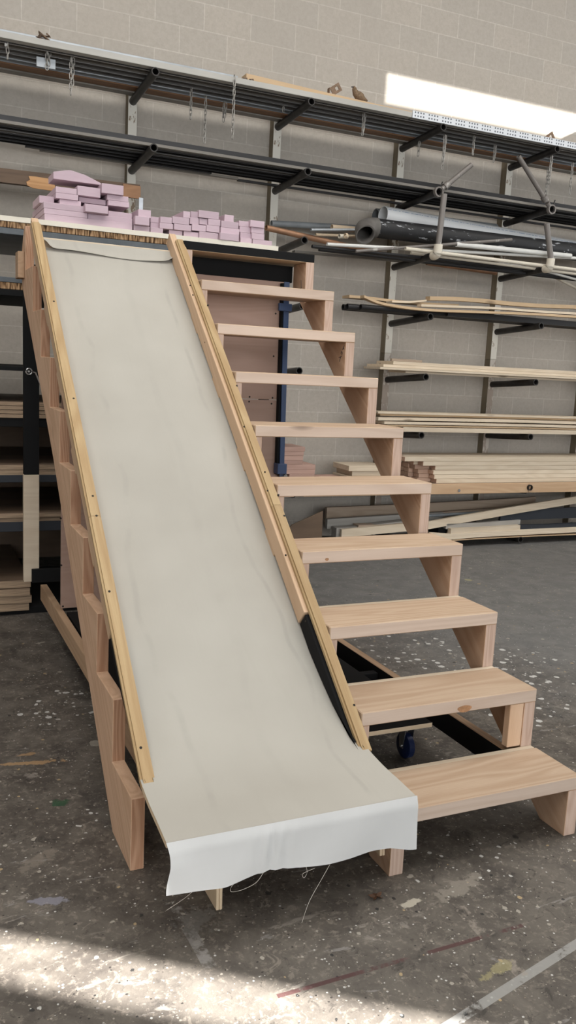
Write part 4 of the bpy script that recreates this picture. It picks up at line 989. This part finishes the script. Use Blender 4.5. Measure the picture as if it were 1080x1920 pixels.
# sixth level: warped thin boards
z = top_of(5, 4.38)
def warp(label, u, y, z0, h, amp, ph, mat):
    a = at(u, 790, 'y', y); n = 14
    P = [(a.x+(XM-a.x)*k/n, y, z0+amp*math.sin(ph+3.4*k/n)) for k in range(n+1)]
    return tag(plank('board', P, .16, h, mat), label, 'board', G6)
warp('lowest pale board on the sixth level, resting on the arms', 757, 4.36, z, .040, 0, 0, M['pine_x'])
warp('second board on the sixth level, warped and tan', 726, 4.37, z+.043, .014, .004, .2, M['tan_board'])
warp('third board on the sixth level with a short left end', 721, 4.36, z+.062, .022, .005, .3, M['pine_x'])
warp('fourth board on the sixth level, warped upward', 709, 4.38, z+.092, .026, .010, .1, M['pine_x'])
warp('fifth board on the sixth level, thin and tan', 712, 4.42, z+.131, .016, .003, .5, M['tan_board'])
warp('topmost thin pale board on the sixth level', 708, 4.40, z+.151, .017, 0, 0, M['pine_x'])

# seventh level: timber bench, lumber stack and offcuts
zb0, zb1 = .512, .603
xs7 = [-1.2, PX[2]-.035, PX[2]+.01, 4.80, 4.803, XM]
beams = []
for k, (xa, xb, lab) in enumerate([(-1.2, PX[2]+.0, 'fir bench beam at left mostly hidden behind the slide'), (PX[2]+.09, 4.814, 'long fir bench beam under the lumber stack, left of the seam'), (4.818, XM, 'fir bench beam at right of the seam by the round pipe end')]):
    beams.append(box('bench_beam', xa, xb, 4.285, 4.328, zb0, zb1, M['pine_red'] if k == 0 else wood('bench_fir', (.55, .38, .24), (.36, .21, .11), 'x', .5, .5))); tag(beams[-1], lab, 'beam', 'beams of the lumber bench')
zd = top_of(6, 4.34)
tag(box('bench_deck', -1.2, XM, 4.335, 4.965, zd, .6025, M['pine_dim']), 'thick bench deck under the lumber, on the seventh level arms', 'bench')
tube('arm_end', [(4.82, 4.262, .562), (4.82, 4.2845, .562)], .028, M['pipe_arm'], posts[4], 18, .72)
tube('bolt_head', [(at(860, 920, 'y', 4.284).x, 4.274, .545), (at(860, 920, 'y', 4.284).x, 4.2845, .545)], .013, M['chrome'], beams[1], 12)
rowsw = ['bottom', 'second', 'third', 'fourth', 'fifth', 'top']; colw = ['front', 'second', 'third', 'rear']
left_px = [[(818, 785, 768, 757)], [(816, 784, 766, 756)], [(814, 783, 765, 756)], [(803+11, 779, 764, 755)], [(792, 772, 762, 752)], [(760, 757, 754, 750)]]
h7 = .0385
for r in range(6):
    for c_ in range(4):
        u = left_px[r][0][c_]; y = 4.338+c_*.094; xa = at(u, 880, 'y', y).x + random.uniform(-.015, .015)
        z = .604+r*(h7+.0015); y += random.uniform(-.003, .003) if c_ else random.uniform(0, .004)
        lb = box('timber', xa, XM+random.uniform(-.3, .2), y, y+.088, z, z+h7, [M['pine_x'] if c_ == 0 or r > 3 else M['pine_red'], M['pine_red']], None, .002)
        two(lb, lambda p: p.normal.x < -.5)
        tag(lb, 'sawn timber in the big bench stack, %s row, %s column' % (rowsw[r], colw[c_]), 'timber', 'timbers stacked on the bench')
# short offcuts at the left of the bench (seen between the steps)
def offc(label, X0, X1, Y0, Y1, mat, y=4.40, depth=.3, ox=500, oy=800, sc=4.154, grp='short offcuts stacked on the bench'):
    a = at(ox+X0/sc, oy+Y0/sc, 'y', y); b = at(ox+X1/sc, oy+Y0/sc, 'y', y); c = at(ox+X0/sc, oy+Y1/sc, 'y', y)
    o = box('timber_offcut', a.x, b.x, y, y+depth, c.z, a.z-.0005, mat, None, .002); return tag(o, label, 'timber offcut', grp)
M['pine_pinkish'] = wood('pinkish_fir', (.50, .33, .27), (.33, .19, .15), 'x', .5, .4)
PK = M['pine_pinkish']
zf = .604; items = [('lowest wide block of the left offcut stack', 140, 402, 43, M['pine_dim']), ('second block of the left offcut stack, set right', 185, 384, 35, PK), ('third block of the left offcut stack', 137, 384, 34, PK), ('fourth block of the left offcut stack, dark-knotted', 133, 386, 40, PK),
         ('fifth block of the left offcut stack', 127, 284, 34, PK), ('sixth block of the left offcut stack', 128, 287, 34, PK), ('seventh block of the left offcut stack', 127, 290, 34, PK), ('topmost block of the left offcut stack', 127, 298, 36, PK)]
for lab, X0, X1, hpx, mt in items:
    a = at(500+X0/4.154, 850, 'y', 4.40); b = at(500+X1/4.154, 850, 'y', 4.40); h = hpx/4.154*7.25/1608
    tag(box('timber_offcut', a.x, b.x, 4.40, 4.68, zf, zf+h-.0006, mt, None, .002), 'pinkish '+lab if mt is PK else 'greyish '+lab, 'timber offcut', 'short offcuts stacked on the bench'); zf += h
def off2(label, X0, X1, z0, h, mat, y):
    a = at(500+X0/4.154, 880, 'y', y); b = at(500+X1/4.154, 880, 'y', y)
    tag(box('timber_offcut', a.x, b.x, y, y+.3, z0, z0+h, mat, None, .002), label, 'timber offcut', 'short offcuts stacked on the bench')
off2('single reddish offcut lying flat on the bench left of the pale ones', 450, 640, .604, .040, PK, 4.40)
off2('lowest pale offcut behind the outer stringer', 640, 960, .604, .055, M['pine_x'], 4.44)
off2('middle pale offcut behind the outer stringer', 668, 940, .660, .045, M['pine_x'], 4.46)
off2('topmost pale offcut behind the outer stringer', 640, 930, .706, .047, M['pine_x'], 4.44)

# bottom level: mixed lumber on the floor arms
G8 = 'lumber on the lowest rack level'
def low(label, pts, y, h, depth, mat, ext=True, cat='board', name='board'):
    P = [at(u, v, 'y', y) for u, v in pts]
    if ext:
        d = P[-1]-P[-2]; P.append(P[-1]+d*((XM-P[-1].x)/d.x))
    for q in P: q.z = max(q.z, .003)
    return tag(plank(name, P, depth, h, mat), label, cat, G8)
low('reddish board on edge at the back of the lowest level', [(612, 973), (700, 969), (900, 958), (1003, 951)], 4.72, .105, .04, M['pine_dim'], False)
low('thin dim board under the reddish board at the back', [(612, 981), (750, 974), (900, 968), (1000, 966)], 4.66, .028, .05, M['pine_dim'], False)
low('pale blue-grey board on edge, left end greenish', [(613, 992), (640, 990), (760, 982), (830, 978)], 4.58, .088, .045, M['pine_grey'], False)
low('grey box-like beam with chipped left end, lowest level', [(630, 1008), (660, 1006), (760, 994), (800, 990)], 4.46, .085, .09, M['pine_grey'], False)
low('short pale offcut lying on the grey box-like beam', [(672, 992), (720, 991), (790, 985)], 4.44, .034, .10, M['pine_dim'], False)
low('dull wide board behind the sloping white board', [(800, 972), (880, 966), (960, 960)], 4.62, .05, .05, M['pine_dim'], False)
tag(tube('pipe', [at(800, 967, 'y', 4.56), at(960, 958, 'y', 4.56)], .015, M['greypipe'], None, 12, .8), 'thin grey pipe half hidden in the lowest level lumber', 'pipe', G8)
low('long white board sloping up to the right across the lowest level', [(640, 1008), (806, 992), (870, 980), (950, 966), (1080, 944)], 4.40, .072, .03, M['pine_x'])
low('black-painted board on edge at lower right', [(938, 977), (1000, 974), (1080, 971)], 4.42, .105, .03, M['dkblue'])
low('white strip lying along the top of the black board', [(1000, 966), (1080, 961)], 4.46, .02, .06, M['pine_x'])
low('short pale-topped board with dark notch at its left end', [(836, 992), (900, 990), (975, 984)], 4.40, .05, .06, M['pine_grey'], False)
low('grey and white board half painted black', [(845, 1001), (900, 999), (975, 994)], 4.352, .048, .05, M['pine_x'], False)
low('black continuation of the half painted board', [(976, 994), (1020, 993), (1080, 990)], 4.352, .048, .05, M['dkblue'])
low('long front pale board lowest at right', [(808, 1010), (842, 1012), (900, 1007), (1000, 1002), (1080, 998)], 4.335, .052, .05, M['pine_x'])
low('tan sheet edge under the long front pale board', [(850, 1014), (900, 1011), (1000, 1006), (1080, 1003)], 4.337, .010, .4, M['tan_board'])
a = at(808, 1003, 'y', 4.42)
tag(box('block', at(822, 995, 'y', 4.44).x, at(838, 995, 'y', 4.44).x, 4.44, 4.6, .0, .17, M['black']), 'small black block behind the notched board at lower right', 'block', G8)
# ply offcut leaning by the wall
yq = 4.30
pl = [(at(546, 980, 'y', yq).x, .0), (at(604, 1010, 'y', yq).x, .0), (at(608, 958, 'y', yq).x, at(608, 958, 'y', yq).z), (at(500, 1006, 'y', yq).x, at(520, 1000, 'y', yq).z)]
pl = [(at(490, 1008, 'y', yq).x, .002), (at(604, 1008, 'y', yq).x, .002), (at(606, 958, 'y', yq).x, at(606, 958, 'y', yq).z), (at(548, 984, 'y', yq).x, at(548, 984, 'y', yq).z)]
tag(prism('plywood_offcut', pl, 'y', yq, yq+.015, M['ply_dark']), 'triangular brown plywood offcut standing left of the lowest lumber', 'plywood')
# a dry leaf on the floor
p = at(705, 1682, 'z', 0)
bm = bmesh.new(); vs = []
for k in range(16):
    t = 2*math.pi*k/16; r = .014*(1+.45*math.sin(5*t)); vs.append(bm.verts.new((r*math.cos(t)*1.3, r*math.sin(t), .004+.004*math.sin(3*t))))
c_ = bm.verts.new((0, 0, .002))
for k in range(16): bm.faces.new((vs[k], vs[(k+1) % 16], c_))
r_ = bmesh.ops.extrude_face_region(bm, geom=bm.faces[:])
for v in [e for e in r_['geom'] if isinstance(e, bmesh.types.BMVert)]: v.co.z += .0012
tag(link('dry_leaf', mesh_from(bm, 'dry_leaf'), M['leaf'], None, (p.x, p.y, .0)), 'small curled dry brown leaf on the floor right of the canvas edge', 'leaf')
